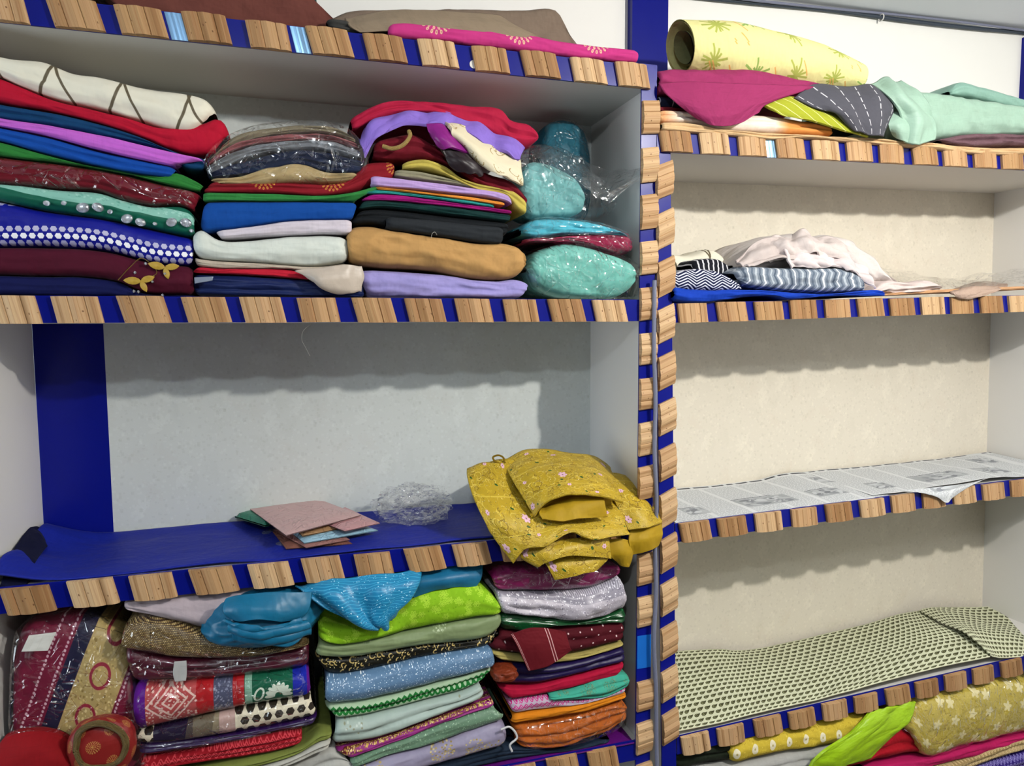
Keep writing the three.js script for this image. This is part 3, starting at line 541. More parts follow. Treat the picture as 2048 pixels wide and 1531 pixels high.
itemOf('magenta_satin', 'magenta satin tongue lying across the dark heap of the third stack', 'cloth', [{ name: 'cloth', mat: satin(0x86207e, { rough: 0.35 }), geo: drapeGeo([[[0.7411,0.3632,0],[0.7612,0.3655,0.004],[0.7781,0.3642,0]],
  [[0.7474,0.3402,0.01],[0.7666,0.3386,0.022],[0.7981,0.3398,0.008]],
  [[0.7637,0.32,0.012],[0.7848,0.3186,0.024],[0.822,0.3137,0.008]]], { amp: 0.005, freq: 26, th: 0.005, cols: 28, rows: 28 }) }]);
itemOf('dark_velvet_cloth', 'blackish crumpled cloth between magenta satin and dark red garment', 'cloth', [{ name: 'cloth', mat: satin(0x2a2226), geo: drapeGeo([[[0.7645,0.3192,0.008],[0.787,0.3192,0.014],[0.8167,0.3129,0.01]],
  [[0.7772,0.3003,0.014],[0.8036,0.2979,0.024],[0.8383,0.2907,0.012]],
  [[0.7975,0.2845,0.008],[0.8202,0.2799,0.014],[0.8432,0.2778,0.008]]], { amp: 0.006, freq: 30, th: 0.005, cols: 24, rows: 24 }) }]);
itemOf('cream_embroidered_cloth', 'cream cloth with gold embroidery sliding down the heap of the third stack', 'cloth', [{ name: 'cloth', mat: satin(0xd9cfb2, { map: zari, rough: 0.5 }), geo: drapeGeo([[[0.7745,0.3703,-0.01],[0.8127,0.3681,-0.012],[0.8572,0.3556,-0.02],[0.8944,0.3344,-0.02],[0.9262,0.3152,-0.02]],
  [[0.7831,0.3541,0.012],[0.8145,0.3334,0.02],[0.8444,0.318,0.016],[0.8799,0.3025,0.012],[0.9225,0.2879,0.004]],
  [[0.8178,0.3278,0.006],[0.8355,0.3063,0.012],[0.8643,0.2871,0.014],[0.8947,0.2724,0.012],[0.9265,0.2623,0.004]]], { amp: 0.004, freq: 20, th: 0.006 }) }]);
itemOf('mustard_cloth', 'mustard yellow folded cloth under the dark red garment', 'cloth', [{ name: 'cloth', mat: cloth(0xbfae52), geo: slabGeo({ top: [[0.6962,0.2938],[0.7186,0.3016],[0.7421,0.3031],[0.78,0.2898],[0.8089,0.2719],[0.868,0.26],[0.9134,0.2548],[0.94,0.2349]], bot: [[0.6959,0.282],[0.7277,0.2857],[0.7751,0.2774],[0.8039,0.2642],[0.843,0.2512],[0.893,0.2442],[0.9183,0.2166],[0.9378,0.2078]], z: 0.002, d: 0.14, n: 2, amp: 0.005 }) }]);
itemOf('grey_striped_cloth', 'greyish yellow thin cloth between mustard and lilac cloths', 'cloth', [{ name: 'cloth', mat: cloth(0x8e8a72), geo: slabGeo({ top: [[0.683,0.2831],[0.7371,0.2799],[0.8039,0.266],[0.8381,0.2566]], bot: [[0.6809,0.2685],[0.7368,0.2643],[0.8039,0.2595],[0.8381,0.2528]], z: -0.002, d: 0.16, n: 2 }) }]);

itemOf('loose_thread', 'curled white thread lying on the tan roll', 'thread', [{ name: 'thread', mat: cloth(0xd8d4c8), geo: tubeGeo([[[0.7436,0.1553,0.016],[0.7466,0.1646,0.016],[0.7513,0.1666,0.016],[0.755,0.1612,0.016]]][0], 0.0006, 20, 5) }]);
// ---------------------------------------------------------------- upper shelf, plastic packs at the right end
const packs = 'plastic packs at the right end of the upper shelf';
function pack(label, color, top, bot, o = {}) {
  itemOf(o.name ?? 'plastic_pack', label, 'pack', [
    { name: 'cloth', mat: cloth(color, { bump: 0.008 }), geo: slabGeo({ top, bot, z: -0.004, d: 0.2, n: o.n ?? 1, amp: o.amp ?? 0.008, end: 0.03, ...o.s }) },
    { name: 'plastic_wrap', mat: o.film ?? film, geo: slabGeo({ top: (o.ftop ?? top).map(([x, y]) => [x, y + 0.0025]), bot: (o.fbot ?? bot).map(([x, y]) => [x, y - (o.low ?? 0)]), z: o.fz ?? 0.006, d: 0.215, amp: 0.006, end: 0.03, pinch: 0.06, res: 50, ...o.f }) }], o.unit ?? 'L', o.group);
}
pack('mint turquoise cloth in a bulging clear bag at the right end of the shelf', 0x74bcb0, [[0.9416,0.1107],[0.9594,0.1356],[0.9964,0.1513],[1.0393,0.1575],[1.094,0.147],[1.1387,0.135],[1.173,0.1174],[1.1811,0.1001]], [[0.9436,0.0961],[0.9645,0.0698],[1.0017,0.0523],[1.0504,0.0476],[1.0945,0.0469],[1.1394,0.0493],[1.1711,0.0691],[1.1812,0.0898]], { ftop: [[0.9375,0.1126],[0.9595,0.1385],[0.9964,0.1542],[1.0393,0.1604],[1.094,0.15],[1.1387,0.1391],[1.1775,0.1216],[1.1857,0.1002]], fbot: [[0.9395,0.093],[0.9624,0.0658],[1.0017,0.0493],[1.0504,0.0456],[1.0945,0.0459],[1.1394,0.0462],[1.1782,0.0496],[1.1859,0.0847]], fz: 0.012, s: { z: 0.004 } });
pack('dark pink flat pack squeezed between two turquoise packs', 0x8e1f44, [[0.9356,0.1632],[0.9858,0.1667],[1.0392,0.1723],[1.0938,0.1761],[1.1384,0.1776],[1.1758,0.1768]], [[0.9356,0.1554],[0.9858,0.1588],[1.0393,0.1594],[1.094,0.15],[1.1387,0.1401],[1.1762,0.138]]);
pack('turquoise pack with a shining creased wrap above the dark pink one', 0x52b6cc, [[0.9316,0.1902],[0.9628,0.203],[1.0177,0.2051],[1.0904,0.198],[1.144,0.1818],[1.1633,0.1764]], [[0.9356,0.169],[0.9627,0.1669],[1.0177,0.1736],[1.0905,0.177],[1.1441,0.1778],[1.1633,0.1723]], { fz: 0.01 });
pack('pale turquoise bundle inside a loose milky plastic bag', 0x7ab8b8, [[0.9302,0.2932],[0.9616,0.3213],[1.004,0.3201],[1.0472,0.3],[1.0801,0.2718]], [[0.9361,0.2156],[0.9719,0.2102],[1.0147,0.2119],[1.0473,0.2172],[1.0803,0.2216]], { ftop: [[0.9262,0.3268],[0.9512,0.3478],[0.9934,0.3556],[1.0471,0.3346],[1.1022,0.2981],[1.1473,0.2804]], fbot: [[0.934,0.2126],[0.9719,0.2082],[1.0147,0.2099],[1.0473,0.2132],[1.1026,0.2175],[1.1478,0.2193]], s: { z: -0.03, d: 0.1 }, fz: -0.016, f: { d: 0.118 } });
pack('dark teal pack at the back above the turquoise bundles', 0x1c5a6c, [[1.0215,0.4163],[1.0565,0.4425],[1.1039,0.4463],[1.1461,0.4255]], [[1.0257,0.2179],[1.0683,0.2151],[1.1043,0.2164],[1.1445,0.2223]], { s: { z: -0.15, d: 0.09 }, fz: -0.14, f: { d: 0.11 } });
itemOf('plastic_sheet', 'loose wisp of clear plastic sticking out over the shelf edge', 'plastic', [{ name: 'sheet', mat: film, geo: drapeGeo([[[0.9781,0.3587,-0.1],[1.0489,0.3587,-0.08],[1.1373,0.3185,-0.06],[1.2043,0.3162,-0.02]],
  [[0.9792,0.3249,-0.04],[1.0363,0.3092,-0.02],[1.1099,0.2726,0],[1.182,0.2946,0.01]],
  [[0.986,0.2923,0],[1.035,0.2708,0.01],[1.0845,0.248,0.02],[1.1076,0.237,0.022]]], { amp: 0.01, freq: 20, th: 0.0006, cols: 60, rows: 40 }) }]);

// ---------------------------------------------------------------- middle shelf: blue liner, packets, plastic, yellow garment
const SY = -0.4414;                                    // top of the middle shelf
{
  const P = []; for (let r = 0; r <= 6; r++) { const z = lerp(-0.272, -0.012, r / 6), row = []; for (let c = 0; c <= 12; c++) { const x = lerp(0.006, 1.06, c / 12); row.push([x + (c === 0 ? 0.004 * Math.sin(r * 2) : 0), SY + 0.005 + (c < 1 ? 0.028 + 0.012 * Math.sin(r * 1.7) : 0) + (r < 1 ? 0.006 : 0) + 0.0015 * Math.sin(c * 2.2 + r), z + (r === 6 ? 0.006 * Math.sin(c * 1.3) : 0)]); } P.push(row); }
  itemOf('shelf_liner_cloth', 'royal blue cloth spread along the middle shelf of the nearer unit', 'cloth', [{ name: 'cloth', mat: satin(0x0c1f8e, { rough: 0.6 }), geo: drapeGeo(P, { cols: 90, rows: 30, th: 0.0035, amp: 0.0018, freq: 11 }) }]);
  const D = [[[0.0062,-0.4192,-0.262],[0.0027,-0.3857,-0.2],[0.0067,-0.4052,-0.08],[0.0138,-0.4326,-0.015]],
  [[0.0132,-0.424,-0.255],[0.02,-0.3981,-0.19],[0.0287,-0.4087,-0.07],[0.0295,-0.4386,-0.01]],
  [[0.0191,-0.4328,-0.245],[0.0351,-0.42,-0.18],[0.0503,-0.4167,-0.06],[0.049,-0.4416,-0.012]]];
  itemOf('shaded_cloth_bunch', 'bunched end of the blue cloth, shade painted into its navy colour, against the left side panel', 'cloth', [{ name: 'cloth', mat: cloth(0x070b2c), geo: drapeGeo(D, { amp: 0.006, freq: 18, th: 0.008 }) }]);  // same blue cloth as the liner, its shade put into the colour
}
function packet(label, color, q, th, rough = 0.5, clearWrap = false) {    // flat pouch on four corners [x,z] at height y
  const [a, b, c, d] = q.p, n = 14, P = [];
  const at = (u, v) => [0, 1].map((k) => lerp(lerp(a[k], b[k], u), lerp(d[k], c[k], u), v));
  const side = (s) => gridGeo(n, n, (i, j) => { const u = i / n, v = j / n, [x, z] = at(u, v), e = Math.pow(Math.min(1, 5 * Math.min(u, 1 - u, v, 1 - v)), 0.5); return [x, q.y + (s > 0 ? th * (0.25 + 0.75 * e) + 0.0014 * nz(x * 25, z * 25, q.y * 50) * e : 0) + (q.lift ?? 0) * v + (q.lx ?? 0) * u, z, x, z]; });
  const rim = []; const top = side(1), bot = side(-1);
  const idx = bot.index.array; for (let k = 0; k < idx.length; k += 3) { const t = idx[k + 1]; idx[k + 1] = idx[k + 2]; idx[k + 2] = t; } bot.computeVertexNormals();
  const g = mergeGeometries([top, bot]);
  const N = (n + 1) * (n + 1), ix = Array.from(g.index.array), E = (i, j) => i * (n + 1) + j;
  for (let k = 0; k < n; k++) for (const [p, r] of [[E(k, 0), E(k + 1, 0)], [E(k + 1, n), E(k, n)], [E(0, k + 1), E(0, k)], [E(n, k), E(n, k + 1)]]) ix.push(p, r, p + N, r, r + N, p + N);
  g.setIndex(ix);
  itemOf('flat_packet', label, 'packet', [{ name: 'packet', geo: g, mat: clearWrap ? filmMilky : new THREE.MeshPhysicalMaterial({ color, roughness: rough, bumpMap: crinkleBump, bumpScale: 0.004, clearcoat: 0.35, clearcoatRoughness: 0.25, side: THREE.DoubleSide }) }], 'L', 'flat packets piled on the blue liner');
}
packet('clear empty pouch at the bottom left of the packet pile', 0xb8b0a8, { p: [[0.393,-0.2301],[0.4948,-0.258],[0.5489,-0.0461],[0.4359,-0.0571]], y: -0.4355 }, 0.003, 0.2, true);
packet('rusty brown packet lowest in the packet pile on the blue liner', 0x8a5a4c, { p: [[0.4397,-0.1806],[0.536,-0.216],[0.5916,-0.0454],[0.4677,-0.0529]], y: -0.4315 }, 0.004);
packet('dusty rose packet under the pale blue one', 0xa07068, { p: [[0.4399,-0.1777],[0.5361,-0.2179],[0.5877,-0.0569],[0.5043,-0.0309]], y: -0.4265 }, 0.004);
packet('pale blue packet showing its bright edge in the packet pile', 0x9cc4d8, { p: [[0.4649,-0.1671],[0.5785,-0.2195],[0.6455,-0.0851],[0.501,-0.0444]], y: -0.4215 }, 0.006);
packet('sea green packet sticking out at the left of the packet pile', 0x1d7a5e, { p: [[0.3618,-0.2583],[0.4203,-0.3183],[0.4848,-0.1931],[0.4261,-0.1651]], y: -0.415 }, 0.014);
packet('tan packet with crumpled front beneath the large pink one', 0xa8845c, { p: [[0.4749,-0.1651],[0.5691,-0.239],[0.6125,-0.1161],[0.4986,-0.0651]], y: -0.414 }, 0.006);
packet('salmon pink packet pointing right beneath the large pink one', 0xbc8a8c, { p: [[0.5245,-0.1536],[0.591,-0.2429],[0.6501,-0.0888],[0.5783,-0.053]], y: -0.4078 }, 0.006);
packet('large dusty pink packet lying on top of the pile', 0xc09a98, { p: [[0.3926,-0.2596],[0.5355,-0.3066],[0.6164,-0.1341],[0.469,-0.0322]], y: -0.4 }, 0.006);
{
  const c = [[[0.733,-0.3829,-0.17]]][0][0];
  itemOf('plastic_ball', 'crumpled ball of clear plastic film on the blue liner', 'plastic', [{ name: 'crumpled_film', mat: film, geo: lumpGeo([c[0], SY + 0.047, c[2]], [0.075, 0.04, 0.05], { amp: 0.22, freq: 2.6, ridge: 1.2, cols: 110, rows: 70, p: 1, seed: 4, floor: -0.9 }) },
    { name: 'inner_film', mat: film, geo: lumpGeo([c[0] + 0.01, SY + 0.045, c[2] + 0.005], [0.05, 0.028, 0.034], { amp: 0.3, freq: 3, ridge: 1.2, cols: 90, rows: 60, p: 1, seed: 9, floor: -0.9 }) },
    { name: 'loose_film', mat: film, geo: drapeGeo([[[0.6427,-0.3938,-0.19],[0.6744,-0.3709,-0.2],[0.7073,-0.3622,-0.2]],
  [[0.6426,-0.3995,-0.16],[0.6733,-0.3844,-0.15],[0.7052,-0.3782,-0.15]],
  [[0.6477,-0.4023,-0.14],[0.6757,-0.3989,-0.13],[0.7058,-0.3946,-0.12]]], { amp: 0.012, freq: 28, th: 0.0005, cols: 40, rows: 30 }) }]);
}
const goldEmb = canvasTex(1024, 1024, (x, w, h) => {
  x.fillStyle = '#b09426'; x.fillRect(0, 0, w, h);
  for (let i = 0; i < 1300; i++) { x.strokeStyle = ['#c4a62e', '#8e7214', '#d4ba50', '#b8981f'][i % 4]; x.lineWidth = 3 + rnd() * 4; const cx = rnd() * w, cy = rnd() * h, r = 8 + rnd() * 22, a = rnd() * 6; x.beginPath(); x.arc(cx, cy, r, a, a + 2 + rnd() * 3); x.stroke(); }
  for (let i = 0; i < 4; i++) { x.strokeStyle = '#cbb040'; x.lineWidth = 8; x.beginPath(); const y = i * 256 + 60; x.moveTo(0, y); for (let k = 1; k <= 16; k++) x.lineTo(w * k / 16, y + 14 * Math.sin(k * Math.PI / 4)); x.stroke(); }
  speckle(x, w, h, 1400, ['#f2e6a0', '#fff6cc', '#7c6410'], 1.2, 3.2);
  for (let i = 0; i < 26; i++) { x.fillStyle = '#2e5a1e'; x.beginPath(); x.ellipse(rnd() * w, rnd() * h, 13, 7, rnd() * 3, 0, 6.3); x.fill(); }
  for (let i = 0; i < 15; i++) { const cx = (i % 4) * 256 + 60 + rnd() * 130, cy = Math.floor(i / 4) * 256 + 60 + rnd() * 130, r = i % 3 ? 17 : 32; x.fillStyle = '#dcb2c4'; for (let k = 0; k < 6; k++) { x.beginPath(); x.ellipse(cx + Math.cos(k * 1.047) * r * 0.62, cy + Math.sin(k * 1.047) * r * 0.62, r * 0.46, r * 0.34, k * 1.047, 0, 6.3); x.fill(); } x.fillStyle = '#9a6a80'; x.beginPath(); x.arc(cx, cy, r * 0.2, 0, 6.3); x.fill(); }
}, [0.3, 0.3]);
{
  const emb = cloth(0xa88a1c, { map: goldEmb, rough: 0.46, spec: 0.7 }); { const b = goldEmb.clone(); b.colorSpace = THREE.NoColorSpace; b.needsUpdate = true; emb.bumpMap = b; emb.bumpScale = 0.004; }
  const lin = cloth(0xa8881a, { rough: 0.6 });
  const dr = (name, P, mat, o = {}) => ({ name, mat, geo: drapeGeo(P, { amp: 0.005, freq: 16, th: 0.004, cols: 60, rows: 44, ...o }) });
  itemOf('embroidered_garment', 'mustard yellow garment embroidered with pink flowers, slumped over the shelf edge', 'garment', [
    dr('body', [[[0.8364,-0.3122,-0.1],[0.8829,-0.3041,-0.11],[0.9334,-0.2985,-0.11],[0.9959,-0.3148,-0.06],[1.0721,-0.3396,-0.05],[1.1413,-0.3632,-0.06]],
  [[0.8249,-0.3306,-0.04],[0.8717,-0.3318,-0.03],[0.9272,-0.3493,-0.02],[0.9961,-0.3655,0],[1.0739,-0.3769,0],[1.1416,-0.3847,-0.01]],
  [[0.8321,-0.3729,0.02],[0.8735,-0.3775,0.035],[0.9285,-0.3859,0.04],[0.9917,-0.3913,0.04],[1.0677,-0.3978,0.04],[1.134,-0.4061,0.03]],
  [[0.8552,-0.4178,0.045],[0.8911,-0.4168,0.06],[0.9388,-0.4155,0.07],[0.9979,-0.4054,0.065],[1.0567,-0.4158,0.065],[1.1322,-0.4216,0.05]],
  [[0.8878,-0.467,0.06],[0.9065,-0.4365,0.075],[0.9455,-0.4329,0.08],[0.9971,-0.4135,0.075],[1.0417,-0.4297,0.075],[1.1355,-0.4351,0.055]]], emb),
    dr('top_flap', [[[0.9251,-0.3053,-0.12],[0.9859,-0.2807,-0.13],[1.0688,-0.2933,-0.13],[1.1421,-0.3091,-0.13],[1.1725,-0.3323,-0.12]],
  [[0.9151,-0.3203,-0.05],[0.9679,-0.3023,-0.06],[1.0415,-0.3048,-0.06],[1.1113,-0.3169,-0.06],[1.152,-0.343,-0.05]],
  [[0.9196,-0.3467,0.02],[0.9583,-0.3272,0.03],[1.0097,-0.3196,0.035],[1.0773,-0.3285,0.03],[1.1353,-0.3581,0.01]],
  [[0.9376,-0.3811,0.05],[0.9499,-0.3518,0.068],[0.9979,-0.3393,0.078],[1.0587,-0.3454,0.072],[1.1288,-0.3727,0.04]]], emb),
    dr('flap_lining', [[[0.9554,-0.3703,0.035],[0.9811,-0.361,0.04],[1.0219,-0.3549,0.045],[1.0818,-0.3554,0.045]],
  [[0.9417,-0.3759,0.056],[0.9788,-0.37,0.06],[1.0142,-0.3689,0.064],[1.0801,-0.3671,0.056]],
  [[0.9479,-0.3848,0.062],[0.9787,-0.3893,0.074],[1.0154,-0.3875,0.074],[1.0837,-0.3914,0.058]]], lin),
    dr('sleeve', [[[1.1382,-0.3336,-0.08],[1.1932,-0.3452,-0.08],[1.2257,-0.3702,-0.09]],
  [[1.1263,-0.3588,-0.02],[1.1936,-0.3692,-0.02],[1.2372,-0.4028,-0.04]],
  [[1.1308,-0.3938,0.015],[1.181,-0.3942,0.03],[1.2376,-0.4239,0]],
  [[1.1418,-0.4305,0.04],[1.1812,-0.4244,0.052],[1.2314,-0.429,0.02]]], emb),
    dr('sleeve_lining', [[[1.1586,-0.4269,0.02],[1.1972,-0.4244,0.022],[1.2346,-0.432,0.01]],
  [[1.1419,-0.4516,0.04],[1.1852,-0.4489,0.045],[1.2305,-0.4506,0.02]],
  [[1.1511,-0.4855,0.036],[1.1905,-0.4776,0.04],[1.2236,-0.4767,0.018]]], lin),
    dr('middle_hem', [[[0.904,-0.4354,0.035],[0.9686,-0.4336,0.045],[1.0308,-0.436,0.05],[1.0944,-0.4372,0.045]],
  [[0.9063,-0.4581,0.05],[0.9474,-0.4492,0.06],[1.0143,-0.4465,0.064],[1.0944,-0.4566,0.05]],
  [[0.9408,-0.4802,0.052],[0.9608,-0.4677,0.066],[1.0119,-0.4606,0.07],[1.0979,-0.4819,0.05]]], emb),
    dr('lower_hem', [[[0.9548,-0.4694,0.03],[1.0044,-0.4657,0.035],[1.088,-0.4741,0.035]],
  [[0.9668,-0.4927,0.044],[1.0131,-0.4842,0.054],[1.0929,-0.4833,0.044]],
  [[0.9795,-0.5126,0.044],[1.0284,-0.5047,0.056],[1.0686,-0.5017,0.044]]], emb),
    dr('tail', [[[1.0969,-0.4481,0.03],[1.1262,-0.4494,0.035],[1.1561,-0.458,0.03]],
  [[1.1014,-0.4771,0.04],[1.1261,-0.4738,0.045],[1.1521,-0.4841,0.034]],
  [[1.127,-0.5006,0.034],[1.1352,-0.5051,0.036],[1.1451,-0.5092,0.03]]], lin),
    { name: 'inner_layers', mat: lin, geo: lumpGeo([[[1.0185,-0.3744,-0.03]]][0][0], [0.115, 0.05, 0.06], { amp: 0.08, p: 0.9 }) },
    { name: 'loop', mat: lin, geo: tubeGeo([[[0.9214,-0.3069,-0.1],[0.8969,-0.2966,-0.1],[0.8925,-0.2877,-0.1],[0.9036,-0.2841,-0.1],[0.9148,-0.2891,-0.1],[0.9191,-0.3024,-0.1]]][0], 0.0022) }]);
}
itemOf('loose_thread', 'loose pale thread dangling from under the upper shelf', 'thread', [{ name: 'thread', mat: cloth(0xc8c8c0), geo: tubeGeo([[[0.5241,-0.0038,-0.001],[0.5098,-0.0164,-0.001],[0.5076,-0.0326,-0.001],[0.5142,-0.0472,-0.001],[0.5208,-0.0619,-0.001]]][0], 0.0005, 30, 5) }]);

// ---------------------------------------------------------------- lowest shelf in view, garments in plastic at the left
const brocade = placed(512, 512, [0.3, 0.44], 0, (x, w, h) => {
  x.fillStyle = '#6d1030'; x.fillRect(0, 0, w, h);
  x.save(); x.translate(w * 0.42, h * 0.26); x.rotate(0.5);
  x.fillStyle = '#141434'; x.fillRect(-46, -400, 40, 900);
  x.fillStyle = '#b09a62'; x.fillRect(-6, -400, 118, 900);
  for (let i = 0; i < 900; i++) { x.fillStyle = ['#d6c48c', '#8c7640', '#c8b070'][i % 3]; x.beginPath(); x.arc(-4 + rnd() * 114, -380 + rnd() * 860, 1 + rnd() * 2.4, 0, 6.3); x.fill(); }
  for (let k = -4; k < 6; k++) { x.strokeStyle = '#8e2038'; x.lineWidth = 7; x.beginPath(); x.arc(52, k * 92, 24, 0, 6.3); x.stroke(); }
  x.fillStyle = '#c8a8b0'; for (let k = -50; k < 60; k++) for (const q of [-56, -92, 120]) { x.beginPath(); x.arc(q, k * 9, 3.2, 0, 6.3); x.fill(); }
  x.restore();
});
itemOf('bagged_garment', 'magenta and gold brocade garment in a tall clear bag at the left wall', 'garment', [
  { name: 'cloth', mat: satin(0x6d1030, { map: brocade, rough: 0.5 }), geo: slabGeo({ top: [[0.0187,-0.5692],[0.038,-0.5158],[0.0785,-0.5065],[0.1303,-0.5134],[0.1708,-0.5428],[0.1923,-0.5818],[0.1999,-0.6419]], bot: [[0.012, -0.915], [0.08, -0.916], [0.16, -0.916], [0.24, -0.916]], z: -0.012, d: 0.22, n: 1, amp: 0.01, res: 36, vAbs: true, v0: -0.92 }) },
  { name: 'white_tag', label: 'white paper tag', mat: cloth(0xd4d2ca), geo: drapeGeo([[[0.0583,-0.5178,0.012],[0.0983,-0.5172,0.012]],
  [[0.0462,-0.5436,0.012],[0.0844,-0.5473,0.012]]], { cols: 6, rows: 4, th: 0.0008, amp: 0.0005 }) },
  { name: 'plastic_bag', mat: film, geo: slabGeo({ top: [[0.0142,-0.5729],[0.0346,-0.5128],[0.0787,-0.5031],[0.1304,-0.5099],[0.1733,-0.5387],[0.1977,-0.5826],[0.2075,-0.6477]], bot: [[0.008, -0.917], [0.09, -0.918], [0.17, -0.918], [0.253, -0.917]], z: 0.006, d: 0.24, amp: 0.012, end: 0.03, res: 44 }) }]);
itemOf('red_cloth', 'plain red cloth bulging at the lower left corner', 'cloth', [{ name: 'cloth', mat: cloth(0x860c14), geo: slabGeo({ top: [[-0.0005,-0.6962],[0.0281,-0.6861],[0.0708,-0.6905],[0.1026,-0.7113],[0.1158,-0.7447]], bot: [[0.02, -0.85], [0.07, -0.85], [0.13, -0.85], [0.17, -0.85]], z: 0.04, d: 0.05, n: 1, amp: 0.008 }) }]);
itemOf('brocade_roll', 'red roll with gold border rings beside the plain red cloth', 'cloth', [{ name: 'roll', mat: satin(0x7c1c1a, { map: medallion('#7c1c1a', '#b08a48', [0.05, 0.05]) }), geo: lumpGeo([[[0.1595,-0.7234,0.02]]][0][0], [0.052, 0.052, 0.03], { amp: 0.04, p: 0.85 }) },
  { name: 'gold_border', label: 'gold woven border', mat: satin(0x7e6a3c, { rough: 0.45, bump: 0.008 }), geo: tubeGeo([[[0.1265,-0.7112,0.045],[0.1338,-0.6795,0.045],[0.1602,-0.6702,0.045],[0.1931,-0.6901,0.045],[0.2011,-0.7164,0.045],[0.187,-0.7422,0.045],[0.1568,-0.7434,0.045],[0.135,-0.7339,0.045],[0.1265,-0.7112,0.045]]][0], 0.0055, 60, 8) }]);

// ---------------------------------------------------------------- second stack
const beads = canvasTex(256, 256, (x, w, h) => { x.fillStyle = '#3a2a1c'; x.fillRect(0, 0, w, h); for (let j = 0; j < 28; j++) for (let i = 0; i < 28; i++) { x.fillStyle = ['#a08a58', '#c0aa74', '#8a7446'][Math.floor(rnd() * 3)]; x.beginPath(); x.ellipse(i * 9.14 + (j % 2) * 4.5, j * 9.14, 3.6, 3.2, 0, 0, 6.3); x.fill(); } }, [0.08, 0.08]);
const bandana = placed(1024, 256, [0.36, 0.09], 0.225, (x, w, h) => {
  const seg = (a, b, c) => { x.fillStyle = c; x.fillRect(a * w, 0, (b - a) * w, h); };
  seg(0, 0.23, '#b04a4a'); seg(0.23, 0.31, '#a8161c'); seg(0.31, 0.4, '#4c5068'); seg(0.4, 0.455, '#a8161c'); seg(0.455, 0.69, '#0e5a40'); seg(0.69, 0.76, '#12229c'); seg(0.76, 1, '#56107e');
  x.strokeStyle = '#e0c0b4'; x.lineWidth = 9; for (const r of [26, 52, 80]) { x.save(); x.translate(0.115 * w, h / 2); x.rotate(0.78); x.strokeRect(-r, -r, 2 * r, 2 * r); x.restore(); }
  for (let i = 0; i < 150; i++) { x.fillStyle = '#dcb8ac'; x.beginPath(); x.arc(rnd() * 0.23 * w, rnd() * h, 3 + rnd() * 4, 0, 6.3); x.fill(); }
  for (let i = 0; i < 110; i++) { x.fillStyle = '#80849a'; x.beginPath(); x.arc((0.31 + rnd() * 0.09) * w, rnd() * h, 2 + rnd() * 4, 0, 6.3); x.fill(); }
  x.fillStyle = '#86b09a'; x.fillRect(0.458 * w, 0, 0.034 * w, h); x.fillStyle = '#d2dccc';
  for (const cy of [50, 180]) { for (let k = 0; k < 9; k++) { const a = Math.PI + k * Math.PI / 8; x.beginPath(); x.ellipse(0.62 * w + Math.cos(a) * 44, cy + 30 + Math.sin(a) * 44, 26, 12, a, 0, 6.3); x.fill(); } x.lineWidth = 10; x.strokeStyle = '#d2dccc'; x.beginPath(); x.ellipse(0.525 * w, cy + 10, 20, 34, 0.4, 0, 6.3); x.stroke(); }
});
const stars = placed(1024, 256, [0.34, 0.085], 0.235, (x, w, h) => {
  x.fillStyle = '#1c1030'; x.fillRect(0, 0, w, h); x.fillStyle = '#8c8068'; x.fillRect(0.19 * w, 0, 0.13 * w, h);
  x.strokeStyle = '#5c5244'; x.lineWidth = 3; for (let i = 0; i < 30; i++) { x.beginPath(); x.moveTo((0.19 + i * 0.0043) * w, 0); x.lineTo((0.19 + i * 0.0043) * w - 40, h); x.stroke(); }
  x.fillStyle = '#b89a92'; x.fillRect(0.32 * w, 0, 0.08 * w, h); x.fillStyle = '#ddd4bc'; x.fillRect(0.4 * w, 0, 0.6 * w, h);
  for (let j = 0; j < 5; j++) for (let i = 0; i < 11; i++) { const cx = 0.42 * w + i * 60 + (j % 2) * 30, cy = 12 + j * 58, s = 24; x.fillStyle = '#2c241c'; x.beginPath(); for (let k = 0; k < 6; k++) { const a = k * Math.PI / 3; x.lineTo(cx + Math.cos(a) * s, cy + Math.sin(a) * s); } x.fill(); }
});
const lace = (bg, fg) => canvasTex(256, 256, (x, w, h) => { x.fillStyle = bg; x.fillRect(0, 0, w, h); x.strokeStyle = fg; x.lineWidth = 4; for (let j = 0; j < 6; j++) { for (let q = 0; q < 3; q++) { x.beginPath(); for (let i = 0; i <= 64; i++) x.lineTo(i * 4, j * 42 + q * 8 + 8 * Math.sin(i * Math.PI / 4 + q)); x.stroke(); } } speckle(x, w, h, 160, [fg], 1, 3); }, [0.09, 0.09]);
const LB = [
  [[0.1927,-0.5557],[0.2003,-0.5226],[0.2383,-0.5168],[0.3342,-0.5589],[0.4181,-0.5912],[0.5027,-0.5974]],
  [[0.1941,-0.5577],[0.242,-0.5836],[0.3103,-0.601],[0.3814,-0.6077],[0.4526,-0.6057],[0.5045,-0.5976]],
  [[0.2047,-0.639],[0.267,-0.6416],[0.3801,-0.6463],[0.5031,-0.6489]],
  [[0.2059,-0.7217],[0.2862,-0.7137],[0.4023,-0.7052],[0.5052,-0.704]],
  [[0.2098,-0.7409],[0.2627,-0.7479],[0.3188,-0.7516],[0.4069,-0.7513],[0.5151,-0.744]],
  [[0.2103,-0.7669],[0.2521,-0.7693],[0.347,-0.7673],[0.4479,-0.7626],[0.5092,-0.7608]],
];
